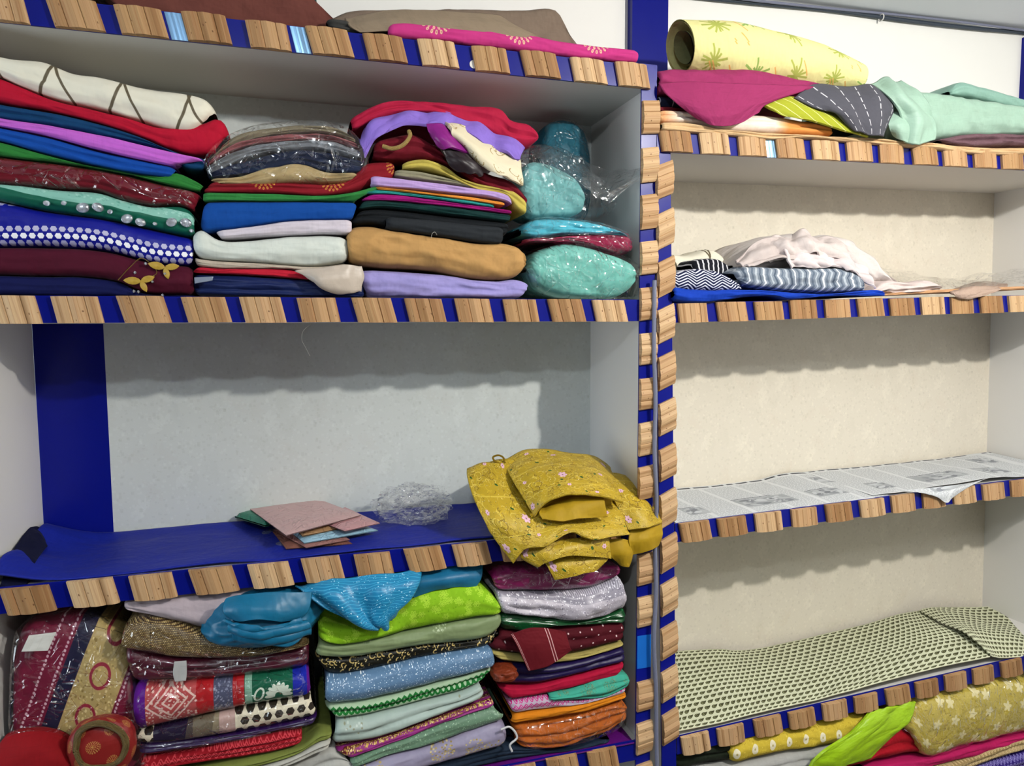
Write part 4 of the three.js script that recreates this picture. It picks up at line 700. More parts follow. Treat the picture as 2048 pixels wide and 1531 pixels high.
stack('L', 'clothes in the second lower stack', LB, [
  { label: 'dark garment with a broad gold beaded belly in the second lower stack', name: 'beaded_garment', mat: satin(0x8a7648, { map: beads, rough: 0.4 }), n: 1, z: 0.012, wrap: true, amp: 0.005 },
  { label: 'wine red pack with a silver paper band under the beaded garment', name: 'wine_pack', mat: satin(0x4c0a24, { clear: 0.4 }), n: 2, z: 0.002, wrap: true, extra: [{ name: 'paper_band', label: 'silver paper band', mat: satin(0xb4b4b2, { rough: 0.3 }), geo: drapeGeo([[[0.2763,-0.595,0.012],[0.2956,-0.596,0.012]],
  [[0.2731,-0.6155,0.012],[0.2956,-0.6172,0.012]],
  [[0.2756,-0.6315,0.012],[0.2934,-0.6325,0.012]]], { cols: 8, rows: 10, th: 0.001, amp: 0.0006 }) }] },
  { label: 'packet of red, grey, green and violet printed cloths in clear plastic', name: 'printed_pack', mat: cloth(0x888888, { map: bandana }), n: 1, z: 0.008, wrap: true, amp: 0.002 },
  { label: 'cream cloth with dark hexagon star print in clear plastic', name: 'star_print_pack', mat: cloth(0x888888, { map: stars }), n: 1, z: 0.004, wrap: true, amp: 0.002 },
  { label: 'purple cloth in clear plastic below the star print', name: 'purple_pack', mat: satin(0x2a0c4a, { clear: 0.4 }), n: 2, z: 0, wrap: true },
], { d: 0.23 });
stack('L', 'clothes in the second lower stack', [
  [[0.2102,-0.7706],[0.2601,-0.7746],[0.3469,-0.7701],[0.4478,-0.7655],[0.4872,-0.7687]],
  [[0.212,-0.8026],[0.2609,-0.7954],[0.3509,-0.7996],[0.4352,-0.8022],[0.4864,-0.7942]],
], [{ label: 'red scalloped lace below the purple pack', mat: cloth(0x98141e, { map: lace('#8a0e1a', '#c04048') }), n: 3, z: 0.006, groove: 0.014 }], { d: 0.23 });
stack('L', 'clothes in the second lower stack', [
  [[0.2181,-0.8112],[0.3747,-0.8062],[0.4467,-0.8015],[0.4864,-0.7961],[0.5197,-0.7765],[0.5418,-0.7785]],
  [[0.2255,-0.8268],[0.3932,-0.8233],[0.4733,-0.8115],[0.5193,-0.7943],[0.5396,-0.7941]],
  [[0.2248,-0.8426],[0.404,-0.8411],[0.482,-0.823],[0.5337,-0.809]],
], [
  { label: 'pale olive folded cloth edge under the red lace', mat: cloth(0x76803c), n: 2, z: 0.006 },
  { label: 'white folded cloth edge below the pale olive one', mat: cloth(0xb8b6ac), n: 2, z: 0.01 },
], { d: 0.23 });
itemOf('white_carton', 'white folded sheet showing at the bottom edge below the white cloth', 'cloth', [{ name: 'cloth', mat: cloth(0xb6b6b0), geo: slabGeo({ top: [[0.2247,-0.8445],[0.3926,-0.8427],[0.4819,-0.8269],[0.5326,-0.8147],[0.5647,-0.8359]], bot: [[0.31, -0.915], [0.42, -0.915], [0.52, -0.915], [0.6, -0.915], [0.648, -0.915]], z: 0.002, d: 0.22, n: 4, amp: 0.004 }) }]);
itemOf('pinkish_white_cloth', 'pinkish white cloth hanging beside the turquoise satin', 'cloth', [{ name: 'cloth', mat: cloth(0xb8aab0), geo: slabGeo({ top: [[0.1973,-0.4856],[0.2636,-0.4838],[0.3368,-0.4871],[0.4213,-0.4878]], bot: [[0.1991,-0.4974],[0.2619,-0.5271],[0.326,-0.5568],[0.4182,-0.5874]], z: 0, d: 0.2, n: 1, amp: 0.006, end: 0.008 }) }]);
itemOf('turquoise_satin', 'turquoise satin bunched in curling folds under the shelf edge', 'cloth', [
  { name: 'cloth', mat: satin(0x14688c, { rough: 0.38 }), geo: lumpGeo([[[0.4249,-0.5433,-0.02]]][0][0], [0.104, 0.05, 0.075], { amp: 0.07, freq: 1.3, ridge: 0.9, p: 1, cols: 90, rows: 60, seed: 6 }) },
  { name: 'fold', mat: satin(0x14688c, { rough: 0.38 }), geo: drapeGeo([[[0.3648,-0.5141,0.045],[0.3982,-0.5268,0.062],[0.4394,-0.5289,0.066],[0.4898,-0.5311,0.05]],
  [[0.3742,-0.5376,0.05],[0.4142,-0.5453,0.066],[0.4554,-0.5509,0.066],[0.5085,-0.5467,0.045]],
  [[0.3958,-0.5576,0.04],[0.4294,-0.567,0.05],[0.4672,-0.5733,0.05],[0.5064,-0.5675,0.035]]], { amp: 0.008, freq: 14, folds: [3, 0.006, 1], th: 0.006 }) },
  { name: 'fold', mat: satin(0x14688c, { rough: 0.38 }), geo: drapeGeo([[[0.3685,-0.4888,0.03],[0.4067,-0.4806,0.04],[0.4572,-0.4802,0.045],[0.5085,-0.4918,0.03]],
  [[0.3652,-0.5025,0.045],[0.4114,-0.4961,0.06],[0.4566,-0.5081,0.06],[0.5033,-0.5135,0.045]],
  [[0.3815,-0.5152,0.05],[0.4151,-0.5157,0.064],[0.4562,-0.5208,0.06],[0.4899,-0.5274,0.05]]], { amp: 0.008, freq: 13, th: 0.006 }) }]);
// ---------------------------------------------------------------- third stack
const sequin = (bg, cols, n = 1500, size = [0.16, 0.16]) => canvasTex(512, 512, (x, w, h) => { x.fillStyle = bg; x.fillRect(0, 0, w, h); speckle(x, w, h, n, cols, 1.4, 4.2); }, size);
const limeFloral = canvasTex(256, 256, (x, w, h) => { x.fillStyle = '#86b81e'; x.fillRect(0, 0, w, h); x.strokeStyle = '#a8d03c'; x.lineWidth = 3; for (let i = 0; i < 34; i++) { const cx = rnd() * w, cy = rnd() * h; for (let k = 0; k < 6; k++) { x.beginPath(); x.ellipse(cx + Math.cos(k * 1.05) * 9, cy + Math.sin(k * 1.05) * 9, 7, 3.4, k * 1.05, 0, 6.3); x.stroke(); } } speckle(x, w, h, 120, ['#6a9a12'], 1, 3); }, [0.11, 0.11]);
const goldOnBlack = canvasTex(256, 256, (x, w, h) => { x.fillStyle = '#14140e'; x.fillRect(0, 0, w, h); x.strokeStyle = '#c0a868'; x.lineWidth = 7; for (let i = 0; i < 26; i++) { const cx = rnd() * w, cy = rnd() * h; x.beginPath(); x.arc(cx, cy, 7 + rnd() * 9, rnd() * 3, 4 + rnd() * 2); x.stroke(); } speckle(x, w, h, 200, ['#e0d098', '#8a7440'], 1, 4); }, [0.09, 0.09]);
const greenZig = canvasTex(256, 128, (x, w, h) => { x.fillStyle = '#a4bc9c'; x.fillRect(0, 0, w, h); x.fillStyle = '#101c30'; x.fillRect(0, 0, w, 34); x.strokeStyle = '#1c6a2c'; x.lineWidth = 12; for (const q of [0, 1]) { x.beginPath(); for (let i = 0; i <= 32; i++) x.lineTo(i * 8, 80 + 20 * Math.sin(i * Math.PI / 4 + q * Math.PI)); x.stroke(); } }, [0.09, 0.045]);
const goldDots = (bg, dot, size = [0.1, 0.1], n = 5) => canvasTex(256, 256, (x, w, h) => { x.fillStyle = bg; x.fillRect(0, 0, w, h); for (let i = 0; i < n; i++) { const cx = rnd() * w, cy = rnd() * h; for (let k = 0; k < 60; k++) { x.fillStyle = dot[k % dot.length]; const a = rnd() * 6.3, r = Math.sqrt(rnd()) * 34; x.beginPath(); x.arc(cx + Math.cos(a) * r, cy + Math.sin(a) * r, 2.4, 0, 6.3); x.fill(); } } }, size);
const LC = [
  [[0.5218,-0.5574],[0.5616,-0.5743],[0.6081,-0.5785],[0.6657,-0.5582],[0.7001,-0.5325],[0.7687,-0.5184],[0.8379,-0.5294],[0.8804,-0.5687]],
  [[0.5218,-0.5942],[0.5654,-0.6081],[0.6465,-0.6046],[0.7818,-0.5954],[0.8792,-0.5873]],
  [[0.5155,-0.6264],[0.5815,-0.638],[0.7122,-0.6349],[0.8515,-0.6369],[0.8801,-0.6146]],
  [[0.5318,-0.666],[0.5583,-0.6741],[0.6453,-0.6695],[0.7457,-0.6601],[0.8618,-0.6582]],
  [[0.5311,-0.726],[0.6115,-0.7295],[0.7108,-0.7214],[0.7907,-0.7103],[0.8657,-0.7009]],
  [[0.5498,-0.758],[0.6108,-0.7636],[0.7103,-0.7531],[0.8006,-0.7432],[0.836,-0.73]],
  [[0.5419,-0.8115],[0.6165,-0.8133],[0.7439,-0.7868],[0.8441,-0.7608]],
];
stack('L', 'clothes in the third lower stack', LC, [
  { label: 'lime green floral folded cloth under the sequined blue drape', mat: cloth(0x86b81e, { map: limeFloral }), n: 1, z: 0.014, amp: 0.004, end: 0.02 },
  { label: 'pale olive silky folded cloth below the lime green one', mat: satin(0x7a8a62, { map: goldDots('#7a8a62', ['#b8c4a4', '#93a27c'], [0.14, 0.14], 3) }), n: 1, z: 0.006 },
  { label: 'black cloth thick with gold embroidery in the third lower stack', mat: satin(0x14140e, { map: goldOnBlack, rough: 0.4 }), n: 1, z: -0.006 },
  { label: 'blue grey cloth strewn with silver sequins', mat: satin(0x6080a0, { map: sequin('#5c7c9c', ['#8ca8c4', '#7090b0', '#a8c0d8', '#e4eef8', '#f4f8fc'], 1500), rough: 0.3 }), n: 1, z: 0.01 },
  { label: 'green scroll edged cloth below the blue grey sequins', mat: cloth(0x4a7a4a, { map: greenZig }), n: 2, z: 0 },
  { label: 'minty white sheer folded cloth in the third lower stack', mat: satin(0xa2b2aa, { map: goldDots('#a2b2aa', ['#8a8c72', '#bcc8c0'], [0.2, 0.2], 2) }), n: 2, z: 0.006 },
], { d: 0.23 });
stack('L', 'clothes in the third lower stack', [
  [[0.5483,-0.8177],[0.6164,-0.8163],[0.7438,-0.792],[0.861,-0.7678]],
  [[0.574,-0.8428],[0.6316,-0.8273],[0.6756,-0.8191],[0.7794,-0.7951],[0.8651,-0.7834]],
  [[0.5793,-0.858],[0.6487,-0.8449],[0.7432,-0.8378],[0.8851,-0.8125]],
], [
  { label: 'magenta cloth with a gold bead trim in the third lower stack', mat: satin(0x8a2a74, { map: canvasTex(256, 64, (x, w, h) => { x.fillStyle = '#8a2a74'; x.fillRect(0, 0, w, h); x.fillStyle = '#5a1420'; x.fillRect(0, 0, w, 22); speckle(x, w, h * 0.62, 220, ['#c8a450', '#e4cc88', '#96742c'], 2, 5); }, [0.1, 0.02]) }), n: 1, z: 0.002 },
  { label: 'sage green glittering folded cloth above the lilac one', mat: satin(0x6c8a70, { map: sequin('#64826a', ['#8aa88c', '#7a987c', '#a8c4a8'], 1200) }), n: 1, z: 0.008 },
], { d: 0.23 });
itemOf('folded_cloth', 'lilac grey cloth with large gold motifs lowest in the third stack', 'cloth', [{ name: 'cloth', mat: satin(0x8e88a0, { map: goldDots('#8e88a0', ['#b09a5c', '#8e7a42', '#c8b680'], [0.2, 0.14], 5) }), geo: slabGeo({ top: [[0.5849,-0.8611],[0.6487,-0.8469],[0.7431,-0.8398],[0.8542,-0.8177],[0.8883,-0.8237]], bot: [[0.5919,-0.8869],[0.6695,-0.8871],[0.7426,-0.8817],[0.8751,-0.8708],[0.8902,-0.865]], z: 0.012, d: 0.22, n: 1, amp: 0.004, end: 0.02 }) }]);
itemOf('sequined_drape', 'sky blue sequined cloth hanging in a point over the lime green one', 'cloth', [{ name: 'cloth', mat: satin(0x2080ac, { map: canvasTex(512, 512, (x, w, h) => { x.fillStyle = '#1c78a4'; x.fillRect(0, 0, w, h); x.strokeStyle = '#3c98c0'; x.lineWidth = 5; for (let j = 0; j < 26; j++) { x.beginPath(); for (let i = 0; i <= 32; i++) x.lineTo(i * 16, j * 20 + 6 * Math.sin(i * 0.8 + j)); x.stroke(); } speckle(x, w, h, 420, ['#9cd0e8', '#d8f0fc', '#60b0d4'], 1.5, 4); }, [0.12, 0.12]), rough: 0.35 }), geo: drapeGeo([[[0.4824,-0.4909,-0.01],[0.5361,-0.4804,0.01],[0.5997,-0.4762,0.015],[0.6651,-0.4776,0.015],[0.7176,-0.4825,0]],
  [[0.4964,-0.4931,0.02],[0.5436,-0.495,0.035],[0.5979,-0.4995,0.03],[0.6519,-0.4919,0.042],[0.7081,-0.4984,0.02]],
  [[0.5386,-0.5246,0.03],[0.5709,-0.5297,0.042],[0.6103,-0.5313,0.036],[0.6485,-0.5211,0.05],[0.6888,-0.5219,0.03]],
  [[0.5829,-0.557,0.03],[0.6027,-0.5604,0.042],[0.6247,-0.5595,0.042],[0.6464,-0.5503,0.048],[0.6676,-0.5408,0.03]],
  [[0.6166,-0.5692,0.03],[0.6252,-0.5698,0.036],[0.6326,-0.5717,0.036],[0.6437,-0.5722,0.036],[0.6541,-0.5605,0.03]]], { amp: 0.005, freq: 18, folds: [3, 0.006, 0], th: 0.003 }) },
  { name: 'tail', mat: satin(0x1a6a92), geo: drapeGeo([[[0.6794,-0.4931,-0.02],[0.759,-0.4916,-0.02],[0.8492,-0.4942,-0.03]],
  [[0.6908,-0.5094,0],[0.7588,-0.5034,0.005],[0.8407,-0.5075,-0.01]],
  [[0.7019,-0.5346,-0.005],[0.7646,-0.5199,0],[0.828,-0.5267,-0.01]]], { amp: 0.004, th: 0.006 }) }]);
// ---------------------------------------------------------------- fourth stack
const silverLace = canvasTex(256, 256, (x, w, h) => { x.fillStyle = '#8c8894'; x.fillRect(0, 0, w, h); x.strokeStyle = '#c8c6d0'; x.lineWidth = 4; for (let i = 0; i < 22; i++) { x.beginPath(); x.moveTo(i * 12, 0); x.lineTo(i * 12, 110); x.stroke(); } for (let i = 0; i < 8; i++) { x.beginPath(); x.arc(i * 34 + 10, 70, 12, Math.PI, 0); x.stroke(); } x.fillStyle = '#b4aeb8'; x.fillRect(0, 150, w, 106); speckle(x, w, h, 420, ['#f4f2f8', '#e0dce6', '#746e80'], 1, 4); }, [0.1, 0.1]);
const LD = [
  [[0.8619,-0.5085],[0.8882,-0.4989],[0.985,-0.5031],[1.0858,-0.5095],[1.1436,-0.5178]],
  [[0.867,-0.5359],[0.8879,-0.5446],[0.974,-0.5568],[1.0745,-0.5622],[1.1461,-0.5377]],
  [[0.8771,-0.5891],[0.9607,-0.6072],[1.0565,-0.6293],[1.1608,-0.6164]],
  [[0.881,-0.6273],[0.941,-0.6376],[1.0373,-0.6376],[1.1587,-0.6483]],
  [[0.8555,-0.6657],[0.9409,-0.6887],[1.0374,-0.7007],[1.1543,-0.6888]],
  [[0.8764,-0.6898],[0.9408,-0.7058],[1.0374,-0.7138],[1.1567,-0.698]],
  [[0.876,-0.7427],[0.9406,-0.7552],[1.0375,-0.7488],[1.1594,-0.7364]],
  [[0.8972,-0.777],[0.9992,-0.7755],[1.0961,-0.7668],[1.1454,-0.7611]],
];
stack('L', 'clothes in the fourth lower stack', LD, [
  { label: 'shiny magenta pack wedged under the yellow garment', name: 'magenta_pack', mat: satin(0x78104e, { clear: 0.6 }), n: 1, z: 0.004, wrap: true, amp: 0.006 },
  { label: 'silver grey ruffled lace cloth in the fourth lower stack', mat: satin(0xa09ca8, { map: silverLace, rough: 0.35 }), n: 1, z: 0.016, amp: 0.008 },
  { label: 'glossy dark green pack below the silver lace', mat: satin(0x0c4a22, { clear: 0.6, map: sequin('#0a4420', ['#146a34', '#083418', '#3c9a5c'], 700) }), n: 1, z: 0, amp: 0.006 },
  { label: 'maroon cloth with bead dots below the green pack', mat: cloth(0x460814, { map: canvasTex(128, 128, (x, w, h) => { x.fillStyle = '#460814'; x.fillRect(0, 0, w, h); x.fillStyle = '#d8c4c4'; for (const [a, b] of [[20, 20], [84, 20], [52, 52], [116, 52], [20, 84], [84, 84], [52, 116], [116, 116]]) { x.beginPath(); x.arc(a, b, 4, 0, 6.3); x.fill(); } }, [0.055, 0.055]) }), n: 2, z: 0.002 },
  { label: 'pale yellow thin cloth edge under the dotted maroon cloth', mat: cloth(0xa89a58), n: 1, z: 0 },
  { label: 'dark indigo folded cloth in the fourth lower stack', mat: satin(0x1a0c42), n: 2, z: 0.002 },
  { label: 'crimson folded cloth under the dark indigo one', mat: cloth(0xa80c34), n: 1, z: 0.002 },
], { d: 0.23 });
itemOf('maroon_flap', 'maroon cloth flap with paired white lines hanging over the indigo cloth', 'cloth', [{ name: 'cloth', mat: cloth(0x5c0e18, { map: canvasTex(256, 64, (x, w, h) => { x.fillStyle = '#5c0e18'; x.fillRect(0, 0, w, h); x.fillStyle = '#c8a0a0'; x.fillRect(18, 0, 5, h); x.fillRect(34, 0, 5, h); }, [0.07, 0.07]) }), geo: drapeGeo([[[0.895,-0.6313,0.01],[0.9429,-0.6214,0.014],[1.0151,-0.6421,0.008]],
  [[0.9081,-0.6571,0.022],[0.9537,-0.6555,0.026],[1.0201,-0.6685,0.018]],
  [[0.9291,-0.7064,0.022],[0.9665,-0.7017,0.026],[1.0253,-0.6787,0.016]]], { amp: 0.003, th: 0.003 }) }]);
itemOf('rust_cloth_end', 'rust red curled cloth end between the third and fourth lower stacks', 'cloth', [{ name: 'cloth', mat: satin(0x7a3018), geo: lumpGeo([[[0.8847,-0.7122,0]]][0][0], [0.026, 0.014, 0.03], { amp: 0.15 }) }]);
itemOf('folded_cloth', 'mint green printed cloth folded in the fourth lower stack', 'cloth', [{ name: 'cloth', mat: cloth(0x3c9a84, { map: goldDots('#3c9a84', ['#2a6a58', '#8a7a4a'], [0.05, 0.05], 6) }), geo: slabGeo({ top: [[0.9825,-0.7771],[1.041,-0.7734],[1.1101,-0.7578],[1.1644,-0.7595]], bot: [[0.9824,-0.788],[1.041,-0.7966],[1.1103,-0.8092],[1.167,-0.7847]], z: 0.012, d: 0.2, n: 3 }) }]);
stack('L', 'clothes in the fourth lower stack', [
  [[0.895,-0.7799],[0.9825,-0.7814],[1.0524,-0.8018],[1.1599,-0.7914]],
  [[0.9035,-0.8071],[1.0376,-0.8092],[1.1599,-0.8016]],
  [[0.899,-0.8256],[1.0571,-0.8269],[1.16,-0.8129]],
], [
  { label: 'white and pink patterned thin cloth above the orange one', mat: cloth(0xb08aa0, { map: lace('#b0a0b0', '#c01c78') }), n: 1, z: 0.004 },
  { label: 'bright orange thin folded cloth in the fourth lower stack', mat: cloth(0xd07c14), n: 1, z: 0.006 },
], { d: 0.22 });
pack('orange and red cloths in a shiny clear pack beside the white plastic hook', 0xb8601e, [[0.9055,-0.8311],[1.0183,-0.8335],[1.1482,-0.8222],[1.1674,-0.8322]], [[0.9139,-0.8867],[0.9991,-0.905],[1.1167,-0.8956],[1.1653,-0.8658]], { n: 4, s: { z: 0.002, end: 0.02 }, fz: 0.012 });
itemOf('plastic_hook', 'bent white plastic hook poking out above the purple liner', 'hook', [{ name: 'hook', mat: new THREE.MeshPhysicalMaterial({ color: 0xc4c4c4, roughness: 0.4 }), geo: tubeGeo([[[0.8712,-0.8211,0.022],[0.8892,-0.8191,0.022],[0.905,-0.8442,0.022],[0.89,-0.8574,0.022],[0.8942,-0.872,0.022]]][0], 0.0022, 40, 8) }]);
{
  const P = []; for (let r = 0; r <= 3; r++) { const z = lerp(-0.26, 0.006, r / 3), row = []; for (let c = 0; c <= 8; c++) row.push([lerp(0.66, 1.178, c / 8), -0.9165 + 0.001 * Math.sin(c + r), z]); P.push(row); }
  itemOf('shelf_liner_cloth', 'purple cloth lining the lowest shelf in view under the orange pack', 'cloth', [{ name: 'cloth', mat: satin(0x5c1070), geo: drapeGeo(P, { cols: 30, rows: 12, th: 0.002, amp: 0.0008 }) }]);
}
itemOf('folded_cloth', 'flat dark cloth between the lilac cloth and the purple liner', 'cloth', [{ name: 'cloth', mat: cloth(0x1c2a3c), geo: slabGeo({ top: [[0.5919,-0.889],[0.7425,-0.8859],[0.8751,-0.8762],[1.007,-0.911],[1.0991,-0.9037]], bot: [[0.66, -0.9135], [0.8, -0.9135], [0.95, -0.9135], [1.04, -0.9135], [1.13, -0.9135]], z: -0.006, d: 0.22, n: 3 }) }]);

// ---------------------------------------------------------------- the top board of the nearer unit
itemOf('brown_bundle', 'dark reddish brown bundle on the top board at the upper left', 'cloth', [{ name: 'cloth', mat: cloth(0x6a3c34), geo: slabGeo({ top: [[0.1553,0.5932],[0.2764,0.6099],[0.4377,0.6237],[0.5096,0.6162],[0.5252,0.5834]], bot: [[0.24, 0.511], [0.36, 0.511], [0.5, 0.511], [0.6, 0.511], [0.64, 0.511]], z: -0.03, d: 0.2, n: 1, amp: 0.006, round: 0.5 }) }]);
itemOf('dark_green_rag', 'dark green rag end beside the brown bundle', 'cloth', [{ name: 'cloth', mat: cloth(0x1c3c3c), geo: lumpGeo([[[0.5323,0.585,-0.06]]][0][0], [0.018, 0.02, 0.02], { amp: 0.2 }) }]);
itemOf('brown_cloth', 'dull brown folded cloth with its flap turned over on the top board', 'cloth', [
  { name: 'cloth', mat: cloth(0x7a6a5c), geo: slabGeo({ top: [[0.5668,0.5401],[0.6063,0.562],[0.714,0.5787],[0.8077,0.593],[0.9455,0.6073],[1.005,0.6165],[1.0238,0.5774],[1.0492,0.5404]], bot: [[0.7, 0.512], [0.8, 0.512], [0.9, 0.512], [1.0, 0.512], [1.1, 0.512]], z: -0.012, d: 0.2, n: 1, amp: 0.006, round: 0.6 }) },
  { name: 'flap', mat: cloth(0x8c7c68), geo: drapeGeo([[[0.5985,0.545,-0.02],[0.688,0.5664,-0.012],[0.7906,0.5762,-0.01],[0.8882,0.5805,-0.01]],
  [[0.6059,0.5264,-0.006],[0.6948,0.5439,0.002],[0.8063,0.5544,0.004],[0.9251,0.5586,0]],
  [[0.6232,0.5189,-0.004],[0.7125,0.5293,0.004],[0.8248,0.5341,0.006],[0.9752,0.543,0.002]]], { th: 0.004, amp: 0.003 }) },
  { name: 'dark_end', mat: cloth(0x3c3c3a), geo: slabGeo({ top: [[0.5651,0.5416],[0.5971,0.542],[0.632,0.534]], bot: [[0.5723,0.5202],[0.6053,0.517],[0.6405,0.5158]], z: -0.004, d: 0.14, n: 2 }) }]);
itemOf('pink_brocade_cloth', 'bright pink cloth strip with gold medallions along the top board', 'cloth', [{ name: 'cloth', mat: cloth(0xb83478, { map: medallion('#b83478', '#d8b894', [0.16, 0.16]) }), geo: slabGeo({ top: [[0.6718,0.5352],[0.69,0.5426],[0.7872,0.545],[0.9338,0.5488],[1.0475,0.5426],[1.1737,0.5435]], bot: [[0.6723,0.5143],[0.7493,0.5175],[0.8837,0.5175],[1.0055,0.5154],[1.1739,0.5191]], z: 0.012, d: 0.2, n: 1, amp: 0.003 }) }]);

// ---------------------------------------------------------------- top board of the farther unit
const stripeTex = (bg, fg, p, lw, dash) => canvasTex(256, 256, (x, w, h) => { x.fillStyle = bg; x.fillRect(0, 0, w, h); x.strokeStyle = fg; x.lineWidth = lw; if (dash) x.setLineDash(dash); for (let i = 0; i < 4; i++) { x.beginPath(); x.moveTo(i * 64 + 20, 0); x.lineTo(i * 64 + 20, h); x.stroke(); } }, [p * 4, p * 4]);
const R1Y = 0.3862;
itemOf('cloth_layer', 'long peach cloth spread along the top board, edge rippling over the blocks', 'cloth', [
  { name: 'cloth', mat: cloth(0xd4b286), geo: slabGeo({ top: [[1.2337,0.4043],[1.2911,0.4075],[1.3877,0.3983],[1.5745,0.3973],[1.7759,0.3995],[1.9383,0.397],[2.0916,0.3936],[2.2804,0.4032]], bot: [[1.2335,0.3883],[1.2945,0.3884],[1.3877,0.3879],[1.4794,0.383],[1.5746,0.3898],[1.8035,0.3863],[1.9387,0.3832],[2.0986,0.3784],[2.2814,0.3837]], z: 0.018, d: 0.25, n: 2, amp: 0.005, end: 0.006, res: 70 }) }], 'R');
itemOf('orange_white_cloth', 'orange and white tie dyed cloth under the magenta one', 'cloth', [{ name: 'cloth', mat: cloth(0xd8a070, { map: placed(512, 128, [0.5, 0.1], 1.24, (x, w, h) => { const g = x.createLinearGradient(0, 0, w, 0); for (const [k, c] of [[0, '#e0a070'], [0.08, '#e8dcd0'], [0.3, '#e8dcd0'], [0.55, '#ead8c8'], [0.62, '#dc9450'], [0.85, '#d88c44'], [1, '#e0b080']]) g.addColorStop(k, c); x.fillStyle = g; x.fillRect(0, 0, w, h); }) }), geo: slabGeo({ top: [[1.2329,0.4323],[1.2996,0.4343],[1.3805,0.4361],[1.4934,0.4376],[1.5849,0.4322],[1.6661,0.4215]], bot: [[1.2337,0.4053],[1.2911,0.4085],[1.3877,0.4004],[1.4935,0.3996],[1.5745,0.3994],[1.6732,0.4022]], z: 0.01, d: 0.22, n: 2, amp: 0.003 }) }], 'R');
itemOf('navy_pinstripe_cloth', 'navy pinstriped cloth scrap at the left under the magenta cloth', 'cloth', [{ name: 'cloth', mat: cloth(0x1c2440, { map: stripeTex('#1c2440', '#b8bcc8', 0.03, 5) }), geo: slabGeo({ top: [[1.2332,0.4622],[1.2669,0.4625],[1.3081,0.452]], bot: [[1.233,0.4413],[1.2725,0.4407],[1.3139,0.4362]], z: -0.002, d: 0.16 }) }, { name: 'red_layer', mat: cloth(0x7a2434), geo: slabGeo({ top: [[1.233,0.4403],[1.2725,0.4407],[1.302,0.4385]], bot: [[1.2329,0.4333],[1.2725,0.4347],[1.3056,0.4326]], z: 0, d: 0.16 }) }], 'R');
{
  const yel = canvasTex(512, 512, (x, w, h) => {
    x.fillStyle = '#dcd896'; x.fillRect(0, 0, w, h);
    for (let i = 0; i < 9; i++) { const cx = (i % 3) * 170 + 50 + rnd() * 70, cy = Math.floor(i / 3) * 170 + 50 + rnd() * 70, gr = i % 2; x.strokeStyle = gr ? '#8aa858' : '#a4ac54'; x.lineWidth = 7; for (let k = 0; k < 13; k++) { const a = k / 13 * 6.28 + rnd() * 0.3, r = 24 + rnd() * 36; x.beginPath(); x.moveTo(cx, cy); x.quadraticCurveTo(cx + Math.cos(a) * r * 0.6 + 5, cy + Math.sin(a) * r * 0.6, cx + Math.cos(a) * r, cy + Math.sin(a) * r); x.stroke(); } }
    x.strokeStyle = '#d8a860'; x.lineWidth = 5; for (let i = 0; i < 24; i++) { const cx = rnd() * w, cy = rnd() * h; x.beginPath(); x.moveTo(cx, cy); x.quadraticCurveTo(cx + 14, cy + 20, cx + 30, cy + 44); x.stroke(); }
  }, [0.34, 0.34]);
  // open roll: elliptic rings from left to right, an inner turn inside
  const ring = [[[1.3219,0.5867,-0.06],[1.4218,0.5847,-0.06],[1.5738,0.5778,-0.06],[1.704,0.5681,-0.06],[1.7993,0.5583,-0.06]]][0], rad = [0.052, 0.062, 0.058, 0.05, 0.03];
  const curve = new THREE.CatmullRomCurve3(ring.map((p, i) => new THREE.Vector3(p[0], Math.max(p[1], R1Y + rad[i] * 0.9 + 0.03), p[2]))), N = 60, K = 40;
  const rollGeo = (s, inset, seedz) => gridGeo(N, K, (i, j) => { const t = i / N, c = curve.getPointAt(t), q = t * 4, a = j / K * 2 * Math.PI, f = Math.min(3, Math.floor(q)), r = lerp(rad[f], rad[f + 1], q - f) * s * (1 + 0.04 * nz(t * 6, Math.cos(a), Math.sin(a) + seedz)); return [c.x + (i === 0 ? inset : 0) - 0.012 * Math.sin(a) * (1 - t), c.y + Math.sin(a) * r, c.z + Math.cos(a) * r * 1.05, t * 0.5, a * 0.055]; }, true);
  const out = rollGeo(1, 0, 0), inn = rollGeo(0.93, 0.001, 0), turn = rollGeo(0.6, 0.03, 3);
  itemOf('floral_roll', 'pale yellow roll printed with green leaf sprays on the top board', 'cloth', [{ name: 'outer_turn', geo: mergeGeometries([out, inn]), mat: cloth(0xe2dc8c, { map: yel }) }, { name: 'inner_turn', geo: turn, mat: cloth(0x8a8c60) }], 'R');
}
